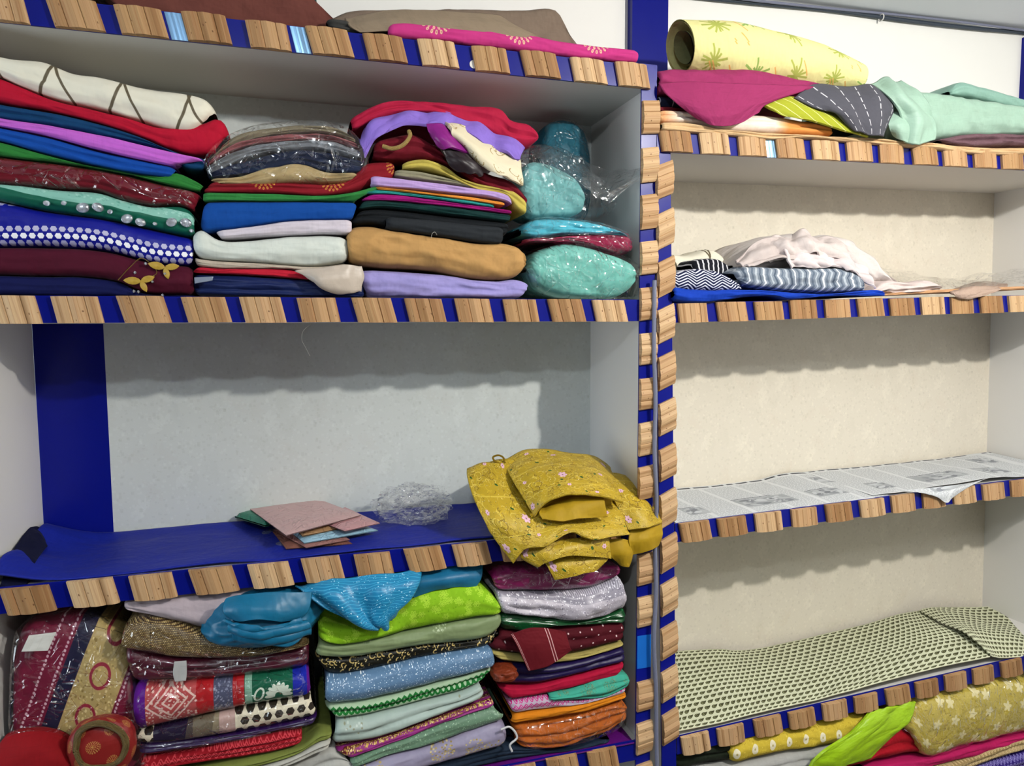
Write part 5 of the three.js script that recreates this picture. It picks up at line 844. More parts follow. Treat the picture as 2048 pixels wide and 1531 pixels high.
itemOf('magenta_cloth', 'magenta pink cloth draped over the edge of the top board', 'cloth', [
  { name: 'cloth', mat: cloth(0x96305f, { sheen: 0.05 }), geo: slabGeo({ top: [[1.2327,0.5137],[1.3349,0.5257],[1.4565,0.5341],[1.5266,0.5281],[1.5975,0.5185],[1.6843,0.5053]], bot: [[1.2321,0.4641],[1.3321,0.4627],[1.4552,0.4666],[1.5321,0.4716],[1.5979,0.4801],[1.6845,0.4901]], z: 0.012, d: 0.2, n: 1, amp: 0.006, end: 0.006, round: 1.2 }) },
  { name: 'hanging_corner', mat: cloth(0x96305f, { sheen: 0.05 }), geo: drapeGeo([[[1.2301,0.4787,0.01],[1.3182,0.4851,0.022],[1.4115,0.4865,0.026],[1.5145,0.493,0.022],[1.6409,0.5007,0.012]],
  [[1.2367,0.4577,0.022],[1.3103,0.4511,0.034],[1.3787,0.4484,0.038],[1.4704,0.4628,0.03],[1.5756,0.4895,0.02]],
  [[1.2743,0.4333,0.026],[1.3146,0.421,0.036],[1.3713,0.4213,0.04],[1.4364,0.439,0.034],[1.4811,0.4564,0.026]],
  [[1.3034,0.4162,0.026],[1.3361,0.402,0.03],[1.3587,0.3986,0.032],[1.4022,0.405,0.032],[1.4535,0.4321,0.026]]], { amp: 0.004, freq: 10, th: 0.003 }) }], 'R');
itemOf('lime_pinstripe_cloth', 'lime green pinstriped cloth beneath the grey pinstriped one', 'cloth', [{ name: 'cloth', mat: cloth(0x9aa02c, { map: stripeTex('#9aa02c', '#dcdc98', 0.032, 5) }), geo: drapeGeo([[[1.4776,0.4494,0.014],[1.5123,0.4667,0.012],[1.5621,0.4733,0.008],[1.6466,0.4664,0.006]],
  [[1.494,0.4392,0.024],[1.5501,0.4462,0.026],[1.6176,0.4403,0.024],[1.6908,0.4289,0.018]],
  [[1.5308,0.4304,0.026],[1.5927,0.4203,0.03],[1.6732,0.4054,0.03],[1.7487,0.3961,0.022]]], { amp: 0.003, th: 0.005 }) }], 'R');
itemOf('grey_pinstripe_cloth', 'dark grey pinstriped cloth hanging beside the mint satin', 'cloth', [{ name: 'cloth', mat: cloth(0x4c4c54, { map: stripeTex('#4c4c54', '#c4c4c8', 0.036, 4, [22, 10]) }), geo: drapeGeo([[[1.5523,0.4711,0.02],[1.6051,0.501,0.01],[1.7026,0.5097,0.004],[1.7694,0.52,0],[1.8162,0.5093,-0.005]],
  [[1.5955,0.4488,0.034],[1.636,0.4634,0.036],[1.6997,0.4766,0.034],[1.7617,0.4797,0.03],[1.8284,0.473,0.015]],
  [[1.6469,0.4408,0.036],[1.6733,0.4337,0.044],[1.7141,0.4361,0.044],[1.7609,0.4399,0.04],[1.8091,0.4378,0.026]],
  [[1.6815,0.4177,0.034],[1.7061,0.4046,0.04],[1.7319,0.3978,0.042],[1.759,0.3964,0.04],[1.7887,0.3993,0.03]]], { amp: 0.005, freq: 13, th: 0.003, folds: [2, 0.004, 0] }) }], 'R');
itemOf('mint_satin', 'pale mint satin cloth heaped in smooth folds on the top board', 'cloth', [
  { name: 'cloth', mat: satin(0x9cbcaa, { rough: 0.5 }), geo: slabGeo({ top: [[1.7709,0.5135],[1.8223,0.5282],[1.9079,0.5196],[1.9621,0.5234],[2.0474,0.5211],[2.1583,0.5144],[2.3098,0.5073]], bot: [[1.8289,0.4213],[1.8661,0.405],[1.9411,0.4064],[2.0508,0.4211],[2.1617,0.4314],[2.3132,0.4391]], z: 0.002, d: 0.22, n: 1, amp: 0.008, end: 0.02, round: 0.9 }) },
  { name: 'fold', mat: satin(0x9cbcaa, { rough: 0.5 }), geo: drapeGeo([[[1.796,0.5282,-0.02],[1.8525,0.5467,-0.03],[1.8943,0.5429,-0.03]],
  [[1.8069,0.4944,0.02],[1.8511,0.4955,0.026],[1.9059,0.4955,0.016]],
  [[1.8335,0.4491,0.03],[1.878,0.4467,0.04],[1.9448,0.4471,0.02]],
  [[1.8549,0.3923,0.022],[1.8811,0.3835,0.036],[1.9371,0.4013,0.02]]], { amp: 0.003, th: 0.004, folds: [1.5, 0.008, 0] }) },
  { name: 'fold', mat: satin(0x9cbcaa, { rough: 0.5 }), geo: drapeGeo([[[1.8223,0.4563,0.01],[1.8501,0.459,0.014],[1.8869,0.451,0.01]],
  [[1.8077,0.4278,0.022],[1.827,0.4256,0.034],[1.8712,0.4229,0.028]],
  [[1.8325,0.4101,0.018],[1.8456,0.3927,0.028],[1.8764,0.3861,0.024]]], { amp: 0.003, th: 0.004 }) },
  { name: 'upper_fold', mat: satin(0x88b0a2, { rough: 0.5 }), geo: slabGeo({ top: [[2.0805,0.549],[2.1108,0.5704],[2.1823,0.5633],[2.3563,0.5377]], bot: [[2.0842,0.5348],[2.1334,0.5356],[2.2175,0.5288],[2.3576,0.5099]], z: -0.05, d: 0.15, n: 1, amp: 0.003, end: 0.012 }) }], 'R');
itemOf('mauve_crinkled_cloth', 'brownish mauve crinkled cloth at the right end of the top board', 'cloth', [{ name: 'cloth', mat: cloth(0x6c5058, { bump: 0.01 }), geo: slabGeo({ top: [[1.9656,0.4041],[2.0508,0.4211],[2.1618,0.429],[2.2962,0.4333]], bot: [[1.9812,0.399],[2.0629,0.3934],[2.1629,0.4003],[2.2976,0.404]], z: 0.024, d: 0.2, n: 2, amp: 0.005 }) }], 'R');
itemOf('metal_canister', 'small shiny metal canister standing behind the mint satin', 'canister', [{ name: 'body', mat: new THREE.MeshPhysicalMaterial({ color: 0xc8c8cc, metalness: 1, roughness: 0.2 }), geo: new THREE.LatheGeometry([[0, 0], [0.013, 0], [0.0145, 0.002], [0.0145, 0.1], [0.0125, 0.104], [0.0125, 0.118], [0.011, 0.12], [0, 0.12]].map((q) => new THREE.Vector2(...q)), 28).translate(2.425, R1Y, -0.2) }], 'R');
// cables where the back wall meets the ceiling
{
  const c1 = [], c2 = [];
  for (let i = 0; i <= 8; i++) { const x = lerp(0.9, 2.89, i / 8), y = Y1 - 0.027 + (x - 1.25) * 0.03; c1.push([x, y - 0.014 + 0.003 * Math.sin(i * 2), -0.296]); c2.push([x, y - 0.004 + 0.004 * Math.sin(i * 1.3 + 1) - 0.006, -0.285 + 0.004 * Math.sin(i)]); }
  itemOf('ceiling_cable', 'thick dark cable running along the top of the back wall', 'cable', [{ name: 'cable', mat: M.darkCable, geo: tubeGeo(c1, 0.0055, 60, 8) }]);
  itemOf('ceiling_cable', 'thinner grey cable sagging beside the thick dark ceiling cable', 'cable', [{ name: 'cable', mat: M.cable, geo: tubeGeo(c2, 0.0035, 60, 8) }, { name: 'clip', mat: M.panel, geo: new THREE.TorusGeometry(0.009, 0.0015, 6, 16).rotateY(Math.PI / 2).translate(2.06, Y1 - 0.022, -0.288) }]);
}
itemOf('upright_cable', 'grey cable running down between the two shelving units', 'cable', [{ name: 'cable', mat: M.cable, geo: tubeGeo([[[1.2086,0.0839,0.018],[1.2092,-0.0606,0.018],[1.2139,-0.1653,0.018],[1.2128,-0.2712,0.018],[1.2188,-0.3787,0.018],[1.2166,-0.4869,0.018],[1.22,-0.5749,0.018],[1.2165,-0.6851,0.018],[1.2227,-0.7981,0.018],[1.2253,-0.9119,0.018],[1.2276,-1.0041,0.018]]][0].concat([[1.226, -1.3, 0.018], [1.226, -1.545, 0.018]]), 0.0046, 90, 8) }]);

// ---------------------------------------------------------------- second board of the farther unit
const herring = canvasTex(256, 256, (x, w, h) => { x.fillStyle = '#10163a'; x.fillRect(0, 0, w, h); x.strokeStyle = '#d4d6e0'; x.lineWidth = 7; for (let j = -8; j < 18; j++) for (let c = 0; c < 4; c++) { const d = c % 2 ? 1 : -1; x.beginPath(); x.moveTo(c * 64, j * 18 - d * 16); x.lineTo(c * 64 + 64, j * 18 + d * 16); x.stroke(); } }, [0.085, 0.085]);
const zigGrey = canvasTex(256, 256, (x, w, h) => { x.fillStyle = '#7a8490'; x.fillRect(0, 0, w, h); const C = ['#d8dce0', '#5c6878', '#aab2ba', '#4c5868']; for (let k = 0; k < 12; k++) { x.strokeStyle = C[k % 4]; x.lineWidth = 7 + (k % 3) * 2; x.beginPath(); for (let i = -1; i <= 9; i++) x.lineTo(k * 21.3 + (i % 2 ? 16 : 0), i * 32); x.stroke(); } }, [0.12, 0.12]);
itemOf('shelf_liner_cloth', 'bright blue cloth under the striped clothes, edge drooping over the blocks', 'cloth', [{ name: 'cloth', mat: cloth(0x0c3aa8), geo: slabGeo({ top: [[1.2568,0.0709],[1.3294,0.0636],[1.4296,0.0621],[1.534,0.0562],[1.6567,0.0498],[1.7851,0.057],[1.8102,0.052]], bot: [[1.2565,0.0416],[1.2962,0.0355],[1.3676,0.0405],[1.4296,0.047],[1.5035,0.0479],[1.538,0.0384],[1.6276,0.0446],[1.7274,0.0441],[1.8104,0.0427]], z: 0.022, d: 0.25, n: 1, amp: 0.005, end: 0.006, res: 60 }) }], 'R');
itemOf('herringbone_cloth', 'navy cloth with white herringbone lines at the left of the bright blue liner', 'cloth', [{ name: 'cloth', mat: cloth(0x10163a, { map: herring }), geo: slabGeo({ top: [[1.2594,0.096],[1.3101,0.1093],[1.3791,0.1036],[1.4322,0.0708]], bot: [[1.2591,0.0688],[1.3293,0.0615],[1.3915,0.0605],[1.4347,0.0632]], z: 0.006, d: 0.16, n: 1, amp: 0.004 }) }], 'R');
itemOf('black_striped_cloth', 'small black and white striped cloth behind the herringbone one', 'cloth', [{ name: 'cloth', mat: cloth(0x101018, { map: canvasTex(64, 64, (x, w, h) => { x.fillStyle = '#14161e'; x.fillRect(0, 0, w, h); x.fillStyle = '#d0d0d4'; x.fillRect(0, 0, 18, h); }, [0.012, 0.012]) }), geo: slabGeo({ top: [[1.3466,0.1316],[1.381,0.1371],[1.4131,0.1359],[1.447,0.1136]], bot: [[1.3488,0.0878],[1.3871,0.0819],[1.4194,0.0782],[1.4495,0.0778]], z: -0.045, d: 0.12, n: 1, amp: 0.005 }) }], 'R');
itemOf('cream_lined_cloth', 'cream cloth with brown contour lines at the back left of the second board', 'cloth', [{ name: 'cloth', mat: cloth(0xc8bea4, { map: creamLines }), geo: slabGeo({ top: [[1.3344,0.155],[1.3868,0.1516],[1.4471,0.1656],[1.4811,0.1471]], bot: [[1.335,0.0947],[1.3863,0.0896],[1.4467,0.0866],[1.485,0.0862]], z: -0.12, d: 0.1, n: 1, amp: 0.004 }) }], 'R');
itemOf('grey_striped_roll', 'grey and white zigzag striped cloth roll on the bright blue liner', 'cloth', [{ name: 'cloth', mat: cloth(0x7a8490, { map: zigGrey }), geo: slabGeo({ top: [[1.4144,0.1034],[1.4424,0.1129],[1.5073,0.1115],[1.5671,0.1113],[1.6421,0.1109],[1.7179,0.1083],[1.7497,0.0898],[1.7645,0.0689]], bot: [[1.4271,0.0795],[1.4566,0.0683],[1.5286,0.0607],[1.5878,0.0565],[1.6525,0.0522],[1.7273,0.0533],[1.7589,0.0551],[1.7676,0.0573]], z: 0.014, d: 0.12, n: 1, amp: 0.006, end: 0.018 }) }], 'R');
itemOf('white_pile', 'heap of white and pale pink cloth behind the grey striped roll', 'cloth', [
  { name: 'cloth', mat: cloth(0xd8d0cc), geo: slabGeo({ top: [[1.4654,0.1296],[1.5059,0.1684],[1.5913,0.1896],[1.6823,0.1928],[1.7526,0.191],[1.8313,0.153],[1.8785,0.1016],[1.9135,0.0741]], bot: [[1.468,0.0885],[1.5141,0.0811],[1.5918,0.0756],[1.6834,0.0709],[1.7541,0.0676],[1.8329,0.0641],[1.8793,0.0622],[1.9185,0.0616]], z: -0.04, d: 0.17, n: 1, amp: 0.022, end: 0.02, round: 1.3, res: 70 }) },
  { name: 'loose_fold', mat: cloth(0xc4b8b4), geo: drapeGeo([[[1.4382,0.1297,-0.03],[1.4913,0.1639,-0.04],[1.5487,0.1783,-0.045],[1.5967,0.1763,-0.045]],
  [[1.4397,0.1173,-0.014],[1.4866,0.1393,-0.016],[1.536,0.1508,-0.02],[1.5901,0.151,-0.02]],
  [[1.4518,0.1121,-0.004],[1.4942,0.1203,0],[1.5403,0.1268,0],[1.5974,0.1271,-0.004]]], { amp: 0.007, freq: 22, th: 0.004, folds: [2, 0.005, 1] }) },
  { name: 'loose_fold', mat: cloth(0xd4c8c4), geo: drapeGeo([[[1.492,0.1538,-0.05],[1.5673,0.1824,-0.06],[1.6737,0.1938,-0.07],[1.767,0.1721,-0.06]],
  [[1.5094,0.1331,-0.02],[1.5596,0.1594,-0.016],[1.6399,0.1663,-0.014],[1.7448,0.1398,-0.02]],
  [[1.5232,0.1257,-0.012],[1.577,0.136,-0.004],[1.6418,0.1401,0],[1.7443,0.1182,-0.01]]], { amp: 0.012, freq: 26, th: 0.004, folds: [4, 0.008, 0], cols: 70 }) },
  { name: 'loose_fold', mat: cloth(0xd8cccc), geo: drapeGeo([[[1.5494,0.1509,-0.02],[1.6174,0.1578,-0.02],[1.7159,0.1456,-0.02],[1.7965,0.1048,-0.02]],
  [[1.5469,0.1268,0],[1.611,0.1285,0.004],[1.6942,0.1205,0.004],[1.7876,0.0802,0]],
  [[1.5604,0.1113,0],[1.6231,0.1105,0.006],[1.7067,0.1056,0.006],[1.7899,0.0591,0.004]]], { amp: 0.01, freq: 24, th: 0.004, folds: [4, 0.006, 0], cols: 64 }) }], 'R');
itemOf('white_scrap', 'crumpled white and pink scrap to the right of the white heap', 'cloth', [{ name: 'cloth', mat: cloth(0xd8c8c4), geo: slabGeo({ top: [[1.788,0.057],[1.8378,0.0773],[1.889,0.0744],[1.9784,0.0759],[1.9976,0.0636]], bot: [[1.7911,0.0477],[1.8444,0.048],[1.9201,0.0503],[1.9821,0.0542],[2.001,0.0539]], z: 0.004, d: 0.14, n: 1, amp: 0.012, end: 0.02 }) }], 'R');
itemOf('peach_cloth', 'thin peach cloth lying along the edge right of the white scrap', 'cloth', [{ name: 'cloth', mat: cloth(0xc89c74), geo: slabGeo({ top: [[1.8177,0.0472],[1.9048,0.0529],[2.0296,0.0559],[2.1768,0.0589],[2.2967,0.0598]], bot: [[1.8177,0.0437],[1.9049,0.0458],[2.0298,0.0475],[2.1771,0.0502],[2.2971,0.0509]], z: 0.0, d: 0.2, n: 1, amp: 0.003 }) }], 'R');
itemOf('beige_cloth', 'beige folded cloth with a corner over the shelf edge in plastic', 'cloth', [{ name: 'cloth', mat: cloth(0xb49c8c), geo: drapeGeo([[[2.1316,0.0535,-0.08],[2.2505,0.0739,-0.1],[2.348,0.0675,-0.1]],
  [[2.0229,0.0449,0.006],[2.0877,0.0545,0.012],[2.2419,0.0566,-0.02]],
  [[2.0352,0.0382,0.016],[2.0707,0.0302,0.02],[2.1888,0.051,0.004]]], { amp: 0.002, th: 0.005 }) },
  { name: 'plastic_sheet', mat: film, geo: drapeGeo([[[1.9892,0.1265,-0.18],[2.1141,0.1072,-0.18],[2.2387,0.0926,-0.18],[2.3862,0.1067,-0.18],[2.5405,0.1199,-0.18]],
  [[1.9418,0.0837,-0.08],[2.0167,0.0817,-0.06],[2.1157,0.0782,-0.06],[2.2438,0.0846,-0.06],[2.3775,0.0886,-0.06]],
  [[1.9619,0.0574,-0.01],[2.0136,0.0586,0],[2.0891,0.0598,0.004],[2.1882,0.066,0.004],[2.2963,0.0674,0]]], { amp: 0.008, freq: 16, th: 0.0005, cols: 70, rows: 40 }) }], 'R');

// ---------------------------------------------------------------- newspapers on the third board
{
  const NY = -0.4418;
  const paper = (seed0) => canvasTex(1024, 640, (x, w, h) => {
    seed = seed0; x.fillStyle = '#cdd0d2'; x.fillRect(0, 0, w, h);
    const line = (a, y, b, t, c) => { x.fillStyle = c; let q = a; while (q < b) { const l = 5 + rnd() * 16; x.fillRect(q, y, Math.min(l, b - q), t); q += l + 4; } };
    x.fillStyle = '#2c3036'; let q = 30; while (q < w - 60) { const l = 26 + rnd() * 60; x.fillRect(q, 34, l, 22); x.clearRect; q += l + 16; }
    for (let c = 0; c < 6; c++) { const a = 24 + c * 166; for (let y = 84; y < h - 20; y += 9) line(a, y, a + 146, 3.4, '#8c9298'); }
    for (const [a, y, ww, hh] of [[100, 420, 90, 120], [356, 380, 240, 150], [700, 400, 150, 120], [855, 175, 120, 110]]) { x.fillStyle = '#9a9ea2'; x.fillRect(a, y, ww, hh); for (let i = 0; i < 40; i++) { x.fillStyle = ['#74787e', '#acb0b4', '#84888e', '#bcc0c4'][i % 4]; x.beginPath(); x.ellipse(a + 20 + rnd() * (ww - 40), y + 20 + rnd() * (hh - 40), 6 + rnd() * 22, 6 + rnd() * 18, rnd() * 3, 0, 6.3); x.fill(); } x.fillStyle = '#3c4046'; x.fillRect(a, y - 14, ww * 0.8, 7); }
  }, [0.62, 0.275]);
  const sheetN = (label, x0, x1, z0, z1, tex, turn, y, f) => {
    const P = []; for (let r = 0; r <= 6; r++) { const row = []; for (let c = 0; c <= 10; c++) { const u = c / 10, v = r / 6, cx = lerp(x0, x1, u) + turn * (v - 0.5), cz = lerp(z0, z1, v) - turn * 0.5 * (u - 0.5); row.push([cx, y + f(u, v), cz]); } P.push(row); }
    itemOf('newspaper', label, 'newspaper', [{ name: 'sheet', mat: new THREE.MeshPhysicalMaterial({ map: tex, roughness: 0.8, side: THREE.DoubleSide }), geo: drapeGeo(P, { cols: 70, rows: 36, th: 0.0006, amp: 0.0016, freq: 12, flip: false }) }], 'R');
  };
  const pa = paper(11), pb = paper(23);
  sheetN('printed newspaper sheet lining the left half of the third board', 1.268, 1.86, -0.268, 0.002, pa, 0, NY + 0.003, (u, v) => 0.0025 * Math.max(0, Math.sin(u * 9 + v * 3)) + (v > 0.95 ? -0.002 : 0) + (u > 0.7 ? 0.008 * Math.max(0, Math.sin((u - 0.7) * 10.4)) * (1 - v * 0.7) : 0));
  sheetN('overlapping newspaper sheet with a torn corner folded over the board edge', 1.82, 2.5, -0.268, -0.004, pb, -0.02, NY + 0.006, (u, v) => 0.004 * Math.max(0, Math.sin(u * 7 + v * 4 + 1)) + 0.008 * Math.exp(-(((u - 0.55) / 0.08) ** 2)) * v);
  itemOf('newspaper', 'torn newspaper corner hanging over the blocks of the third board', 'newspaper', [{ name: 'sheet', mat: new THREE.MeshPhysicalMaterial({ map: pa, roughness: 0.8, side: THREE.DoubleSide }), geo: drapeGeo([[[1.8507,-0.4269,0.004],[1.9737,-0.4302,0.006],[2.1068,-0.4324,0.004],[2.1938,-0.4232,0.002]],
  [[1.9289,-0.4355,0.018],[1.9792,-0.443,0.024],[2.0393,-0.4396,0.022],[2.1137,-0.4314,0.012]],
  [[1.9751,-0.4431,0.022],[1.9934,-0.4615,0.026],[2.0096,-0.4658,0.026],[2.03,-0.4538,0.022]]], { cols: 24, rows: 20, th: 0.0006, amp: 0.002, freq: 20 }) }], 'R');
}

// ---------------------------------------------------------------- paisley cloth on the fourth board
{
  const pais = canvasTex(512, 512, (x, w, h) => {
    x.fillStyle = '#cccfb2'; x.fillRect(0, 0, w, h);
    for (let j = 0; j < 16; j++) for (let i = -1; i < 17; i++) { const cx = i * 32 + (j % 2) * 16 + 8, cy = j * 32 + 16; x.fillStyle = '#3c3c24'; x.beginPath(); x.ellipse(cx, cy, 11, 9.5, 0.5, 0, 6.3); x.fill(); x.beginPath(); x.moveTo(cx + 4, cy - 9); x.quadraticCurveTo(cx + 17, cy - 8, cx + 14, cy - 14); x.quadraticCurveTo(cx + 16, cy - 2, cx + 10, cy + 3); x.fill(); x.strokeStyle = '#a4a880'; x.lineWidth = 2; x.beginPath(); x.arc(cx, cy, 5, 0, 5); x.stroke(); }
  }, [0.29, 0.29]);
  const mp = cloth(0xc2c6a4, { map: pais, sheen: 0.1 });
  itemOf('paisley_cloth', 'cream and olive paisley cloth spread along the fourth board', 'cloth', [{ name: 'cloth', mat: mp, geo: drapeGeo([[[1.4117,-0.8734,-0.262],[1.5335,-0.8838,-0.25],[1.648,-0.912,-0.262],[1.8155,-0.9106,-0.262],[2.0208,-0.9047,-0.262],[2.1679,-0.8919,-0.258],[2.2337,-0.8828,-0.24]],
  [[1.3526,-0.8776,-0.16],[1.4834,-0.8861,-0.16],[1.6035,-0.8973,-0.16],[1.7736,-0.9033,-0.16],[1.9603,-0.8979,-0.16],[2.1128,-0.8826,-0.155],[2.1957,-0.8783,-0.14]],
  [[1.3063,-0.8976,-0.08],[1.4432,-0.8996,-0.08],[1.5724,-0.9054,-0.08],[1.7386,-0.9079,-0.08],[1.9144,-0.8997,-0.08],[2.0868,-0.8914,-0.08],[2.2285,-0.8922,-0.075]],
  [[1.2613,-0.9119,0.004],[1.3935,-0.916,0.002],[1.5151,-0.9138,0.003],[1.6586,-0.9146,0.002],[1.7894,-0.9078,0.003],[2.0017,-0.9038,0.002],[2.1906,-0.9038,0.006]]], { cols: 80, rows: 40, th: 0.003, amp: 0.0022, freq: 9 }) }], 'R');
  itemOf('paisley_cloth', 'raised second piece of paisley cloth at the right end of the fourth board', 'cloth', [{ name: 'cloth', mat: mp, geo: drapeGeo([[[2.2147,-0.8779,-0.235],[2.2856,-0.8817,-0.24],[2.4393,-0.9114,-0.255],[2.5947,-0.935,-0.262],[2.7389,-1.0006,-0.262]],
  [[2.1863,-0.868,-0.14],[2.2476,-0.8741,-0.145],[2.3688,-0.9031,-0.15],[2.5017,-0.9333,-0.16],[2.6272,-0.9758,-0.16]],
  [[2.1947,-0.8717,-0.07],[2.231,-0.8777,-0.07],[2.321,-0.9006,-0.075],[2.4336,-0.9305,-0.08],[2.5538,-0.9628,-0.08]],
  [[2.1913,-0.8976,0.008],[2.2083,-0.907,0.006],[2.2661,-0.92,0.003],[2.3622,-0.9357,0],[2.4766,-0.9546,0]]], { cols: 60, rows: 40, th: 0.003, amp: 0.003, freq: 10 }) }], 'R');
}

// ---------------------------------------------------------------- below the fourth board of the farther unit
const goldenFlor = canvasTex(256, 256, (x, w, h) => { x.fillStyle = '#b8a648'; x.fillRect(0, 0, w, h); speckle(x, w, h, 320, ['#c8b660', '#9c8a34'], 1, 5); x.fillStyle = '#dcd2a0'; for (const [a, b] of [[50, 60], [180, 50], [110, 160], [220, 200], [30, 220]]) for (let k = 0; k < 5; k++) { x.beginPath(); x.ellipse(a + Math.cos(k * 1.25) * 15, b + Math.sin(k * 1.25) * 15, 16, 9, k * 1.25, 0, 6.3); x.fill(); } }, [0.12, 0.12]);
const dotYellow = canvasTex(128, 128, (x, w, h) => { x.fillStyle = '#c4ac38'; x.fillRect(0, 0, w, h); speckle(x, w, h, 90, ['#ac9428', '#d4c054'], 1, 4); x.fillStyle = '#e4dcc0'; x.beginPath(); x.ellipse(64, 64, 22, 26, 0, 0, 6.3); x.fill(); x.fillStyle = '#b0a060'; x.beginPath(); x.arc(64, 64, 6, 0, 6.3); x.fill(); }, [0.048, 0.06]);
const B5 = -1.2345;
const slabR = (name, label, mat, top, bot, o = {}, wrap) => { const parts = [{ name: 'cloth', mat, geo: slabGeo({ top, bot, z: 0, d: 0.22, amp: 0.004, ...o }) }]; if (wrap) parts.push({ name: 'plastic_wrap', mat: film, geo: slabGeo({ top: top.map(([x, y]) => [x, y + 0.002]), bot, z: (o.z ?? 0) + 0.006, d: 0.23, amp: 0.006, end: 0.02, pinch: 0.1 }) }); return itemOf(name, label, 'cloth', parts, 'R'); };
slabR('folded_cloth', 'black green cloth under the left end of the fourth board', cloth(0x1c2418), [[1.2607,-0.961],[1.3223,-0.9616],[1.4014,-0.9718],[1.4555,-0.9812]], [[1.2602,-1.0105],[1.3219,-1.0129],[1.4012,-1.0226],[1.4555,-1.0301]], { z: -0.004, n: 2 });
slabR('polka_dot_cloth', 'mustard yellow cloth with white dots below the fourth board', cloth(0xb8a02c, { map: dotYellow }), [[1.3973,-0.9757],[1.4596,-0.9674],[1.5956,-0.9816],[1.7281,-0.9816],[1.8045,-0.9845]], [[1.4093,-1.0293],[1.4872,-1.025],[1.596,-1.0319],[1.729,-1.0434],[1.8055,-1.0392]], { z: 0.008, n: 1, end: 0.02 });
slabR('folded_cloth', 'greyish white cloth beneath the white dotted mustard one', cloth(0xa8a8a4), [[1.296,-1.0176],[1.4093,-1.0318],[1.5108,-1.0328],[1.6544,-1.0397],[1.7442,-1.0467]], [[1.2957,-1.0546],[1.4092,-1.0708],[1.511,-1.0775],[1.6549,-1.0908],[1.7449,-1.0934]], { z: 0.004, n: 2 });
itemOf('lime_satin', 'neon lime satin cloth slanting down below the fourth board', 'cloth', [{ name: 'cloth', mat: satin(0x9cc41c, { rough: 0.35 }), geo: drapeGeo([[[1.7867,-0.9703,0.01],[1.8544,-0.9674,0.012],[1.9339,-0.9708,0.006]],
  [[1.7228,-0.9987,0.022],[1.8097,-0.9944,0.026],[1.91,-1.0011,0.014]],
  [[1.6332,-1.0283,0.024],[1.7307,-1.0312,0.03],[1.8653,-1.0313,0.018]],
  [[1.6058,-1.0645,0.016],[1.6942,-1.076,0.022],[1.7888,-1.0816,0.01]]], { amp: 0.005, freq: 16, th: 0.006, folds: [2, 0.004, 0] }) }], 'R');
slabR('folded_cloth', 'bright red folded cloth beside the neon lime satin', cloth(0xa80f20), [[1.7296,-1.0821],[1.806,-1.0654],[1.9003,-1.0437],[1.9742,-1.0754],[2.0171,-1.1253]], [[1.73,-1.1133],[1.8384,-1.1225],[1.9346,-1.1271],[1.9841,-1.1342],[2.0343,-1.14]], { z: 0.002, n: 2 });
slabR('flowered_pack', 'mustard flowered cloth pack at the lower right corner', cloth(0xa8963a, { map: goldenFlor }), [[1.9095,-1.0271],[1.9472,-0.9818],[2.063,-0.9779],[2.2891,-0.9826],[2.3843,-1.0062]], [[1.9433,-1.0821],[1.9841,-1.1342],[2.1023,-1.1359],[2.3311,-1.1406],[2.41,-1.143]], { z: 0.016, n: 1, end: 0.02 }, true);
slabR('folded_cloth', 'hot pink folded cloth between red and gold lace cloths', cloth(0xb01858), [[1.8072,-1.1285],[1.9024,-1.1318],[2.0009,-1.1406],[2.1025,-1.1415],[2.3538,-1.1483]], [[1.8076,-1.1523],[1.9029,-1.156],[2.0049,-1.166],[2.1208,-1.1704],[2.3547,-1.1686]], { z: 0.006, n: 1 });
slabR('folded_cloth', 'gold lace cloth edge above the purple printed cloth', cloth(0x9a8660, { map: lace('#8c7850', '#c0aa80') }), [[1.985,-1.1669],[2.1035,-1.1693],[2.2803,-1.1553],[2.3921,-1.1651]], [[1.9858,-1.1942],[2.1129,-1.1936],[2.2963,-1.1872],[2.3933,-1.1885]], { z: 0.014, n: 2 });
slabR('folded_cloth', 'purple printed cloth at the very bottom right', cloth(0x2a1a6a, { map: lace('#2a1a6a', '#8c84c0') }), [[1.9858,-1.1969],[2.1218,-1.1984],[2.3002,-1.1909],[2.3934,-1.1914]], [[1.9874,-1.2546],[2.1239,-1.2602],[2.3032,-1.2603],[2.3972,-1.2677]], { z: 0.012, n: 2 });
slabR('folded_cloth', 'dark red cloth lowest beneath the pink and purple cloths', cloth(0x6a0c18), [[1.4555,-1.0818],[1.655,-1.0959],[1.8077,-1.155],[1.9875,-1.2574],[2.124,-1.263],[2.3973,-1.2706]], [[1.4, B5], [1.6, B5], [1.8, B5], [2.0, B5], [2.15, B5], [2.4, B5]], { z: -0.01, n: 5 });
slabR('folded_cloth', 'brown cloth lowest beneath the greyish white one', cloth(0x4a3a30), [[1.2699,-1.0544],[1.4092,-1.0757],[1.4555,-1.0769]], [[1.275, B5], [1.32, B5], [1.38, B5]], { z: -0.01, n: 3 });

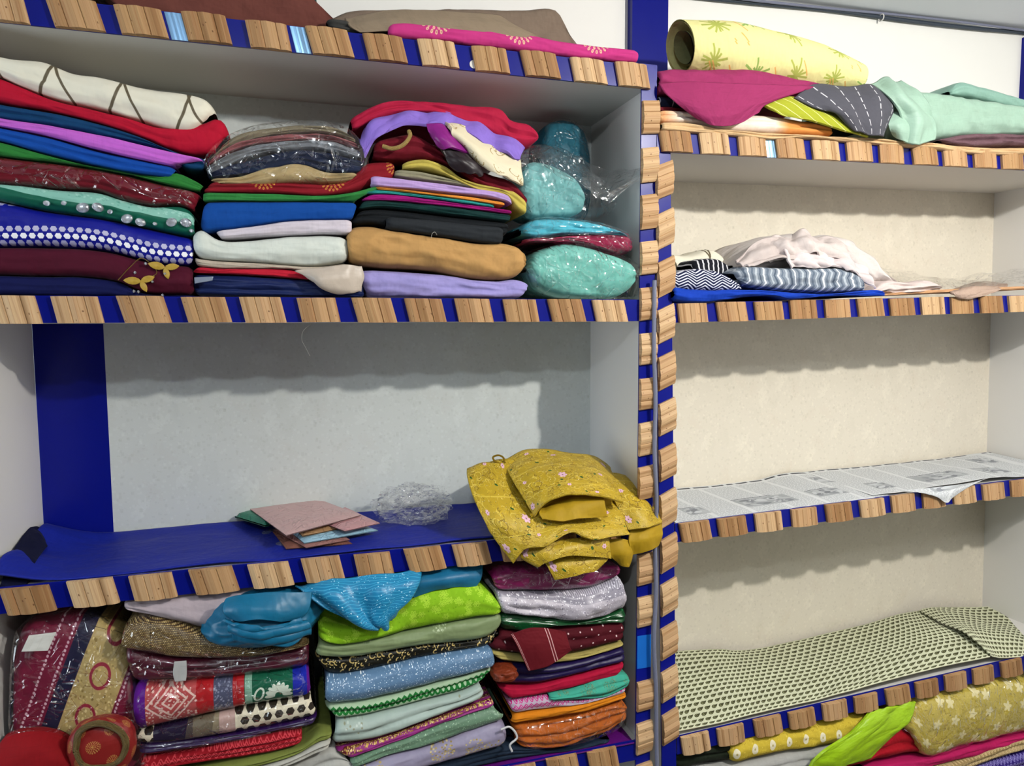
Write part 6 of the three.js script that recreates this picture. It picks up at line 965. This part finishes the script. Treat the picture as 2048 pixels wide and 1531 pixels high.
// ---------------------------------------------------------------- lamps and the shop window
function bulb(label, l) {
  const L = thing('light_bulb', label, 'lamp', l.pos), c = new THREE.Color(...l.color);
  mesh('bulb', new THREE.SphereGeometry(0.026, 24, 16), new THREE.MeshStandardMaterial({ color: 0xffffff, emissive: c, emissiveIntensity: 6 }), L);
  mesh('holder', new THREE.CylinderGeometry(0.016, 0.02, 0.045, 20).translate(0, 0.045, 0), M.darkCable, L);
  const top = Y1 - 0.027 + (l.pos[0] - 1.25) * 0.03 - l.pos[1];
  mesh('cord', new THREE.CylinderGeometry(0.003, 0.003, top - 0.06, 8).translate(0, (top + 0.06) / 2, 0), M.darkCable, L);
  const p = new THREE.PointLight(c, l.power, 0, 2); p.castShadow = true; p.shadow.radius = l.radius / 0.02; p.shadow.mapSize.set(2048, 2048); p.name = 'bulb_light'; L.add(p);
}
bulb('bright bulb hanging from the ceiling in front of the farther unit', LAMP);
bulb('weaker bulb hanging from the ceiling behind the camera', LAMP2);
{
  const h = DAY.y1 - DAY.y0, w = DAY.z1 - DAY.z0, yc = (DAY.y0 + DAY.y1) / 2, zc = (DAY.z0 + DAY.z1) / 2, c = new THREE.Color(...DAY.color);
  const W = structure('window_1', mergeGeometries([box(X0 - 0.08, X0 - 0.02, DAY.y0, DAY.y0 + 0.04, DAY.z0, DAY.z1), box(X0 - 0.08, X0 - 0.02, DAY.y1 - 0.04, DAY.y1, DAY.z0, DAY.z1), box(X0 - 0.08, X0 - 0.02, DAY.y0, DAY.y1, DAY.z0, DAY.z0 + 0.04), box(X0 - 0.08, X0 - 0.02, DAY.y0, DAY.y1, DAY.z1 - 0.04, DAY.z1)]), M.panel);
  mesh('pane', box(X0 - 0.06, X0 - 0.05, DAY.y0 + 0.04, DAY.y1 - 0.04, DAY.z0 + 0.04, DAY.z1 - 0.04), new THREE.MeshStandardMaterial({ color: 0xffffff, emissive: c, emissiveIntensity: 3 }), W);
  const r = new THREE.RectAreaLight(c, DAY.power, w, h); r.position.set(X0 + 0.01, yc, zc); r.lookAt(X0 + 1, yc, zc); r.name = 'daylight'; scene.add(r);
}
renderer.render(scene, camera);
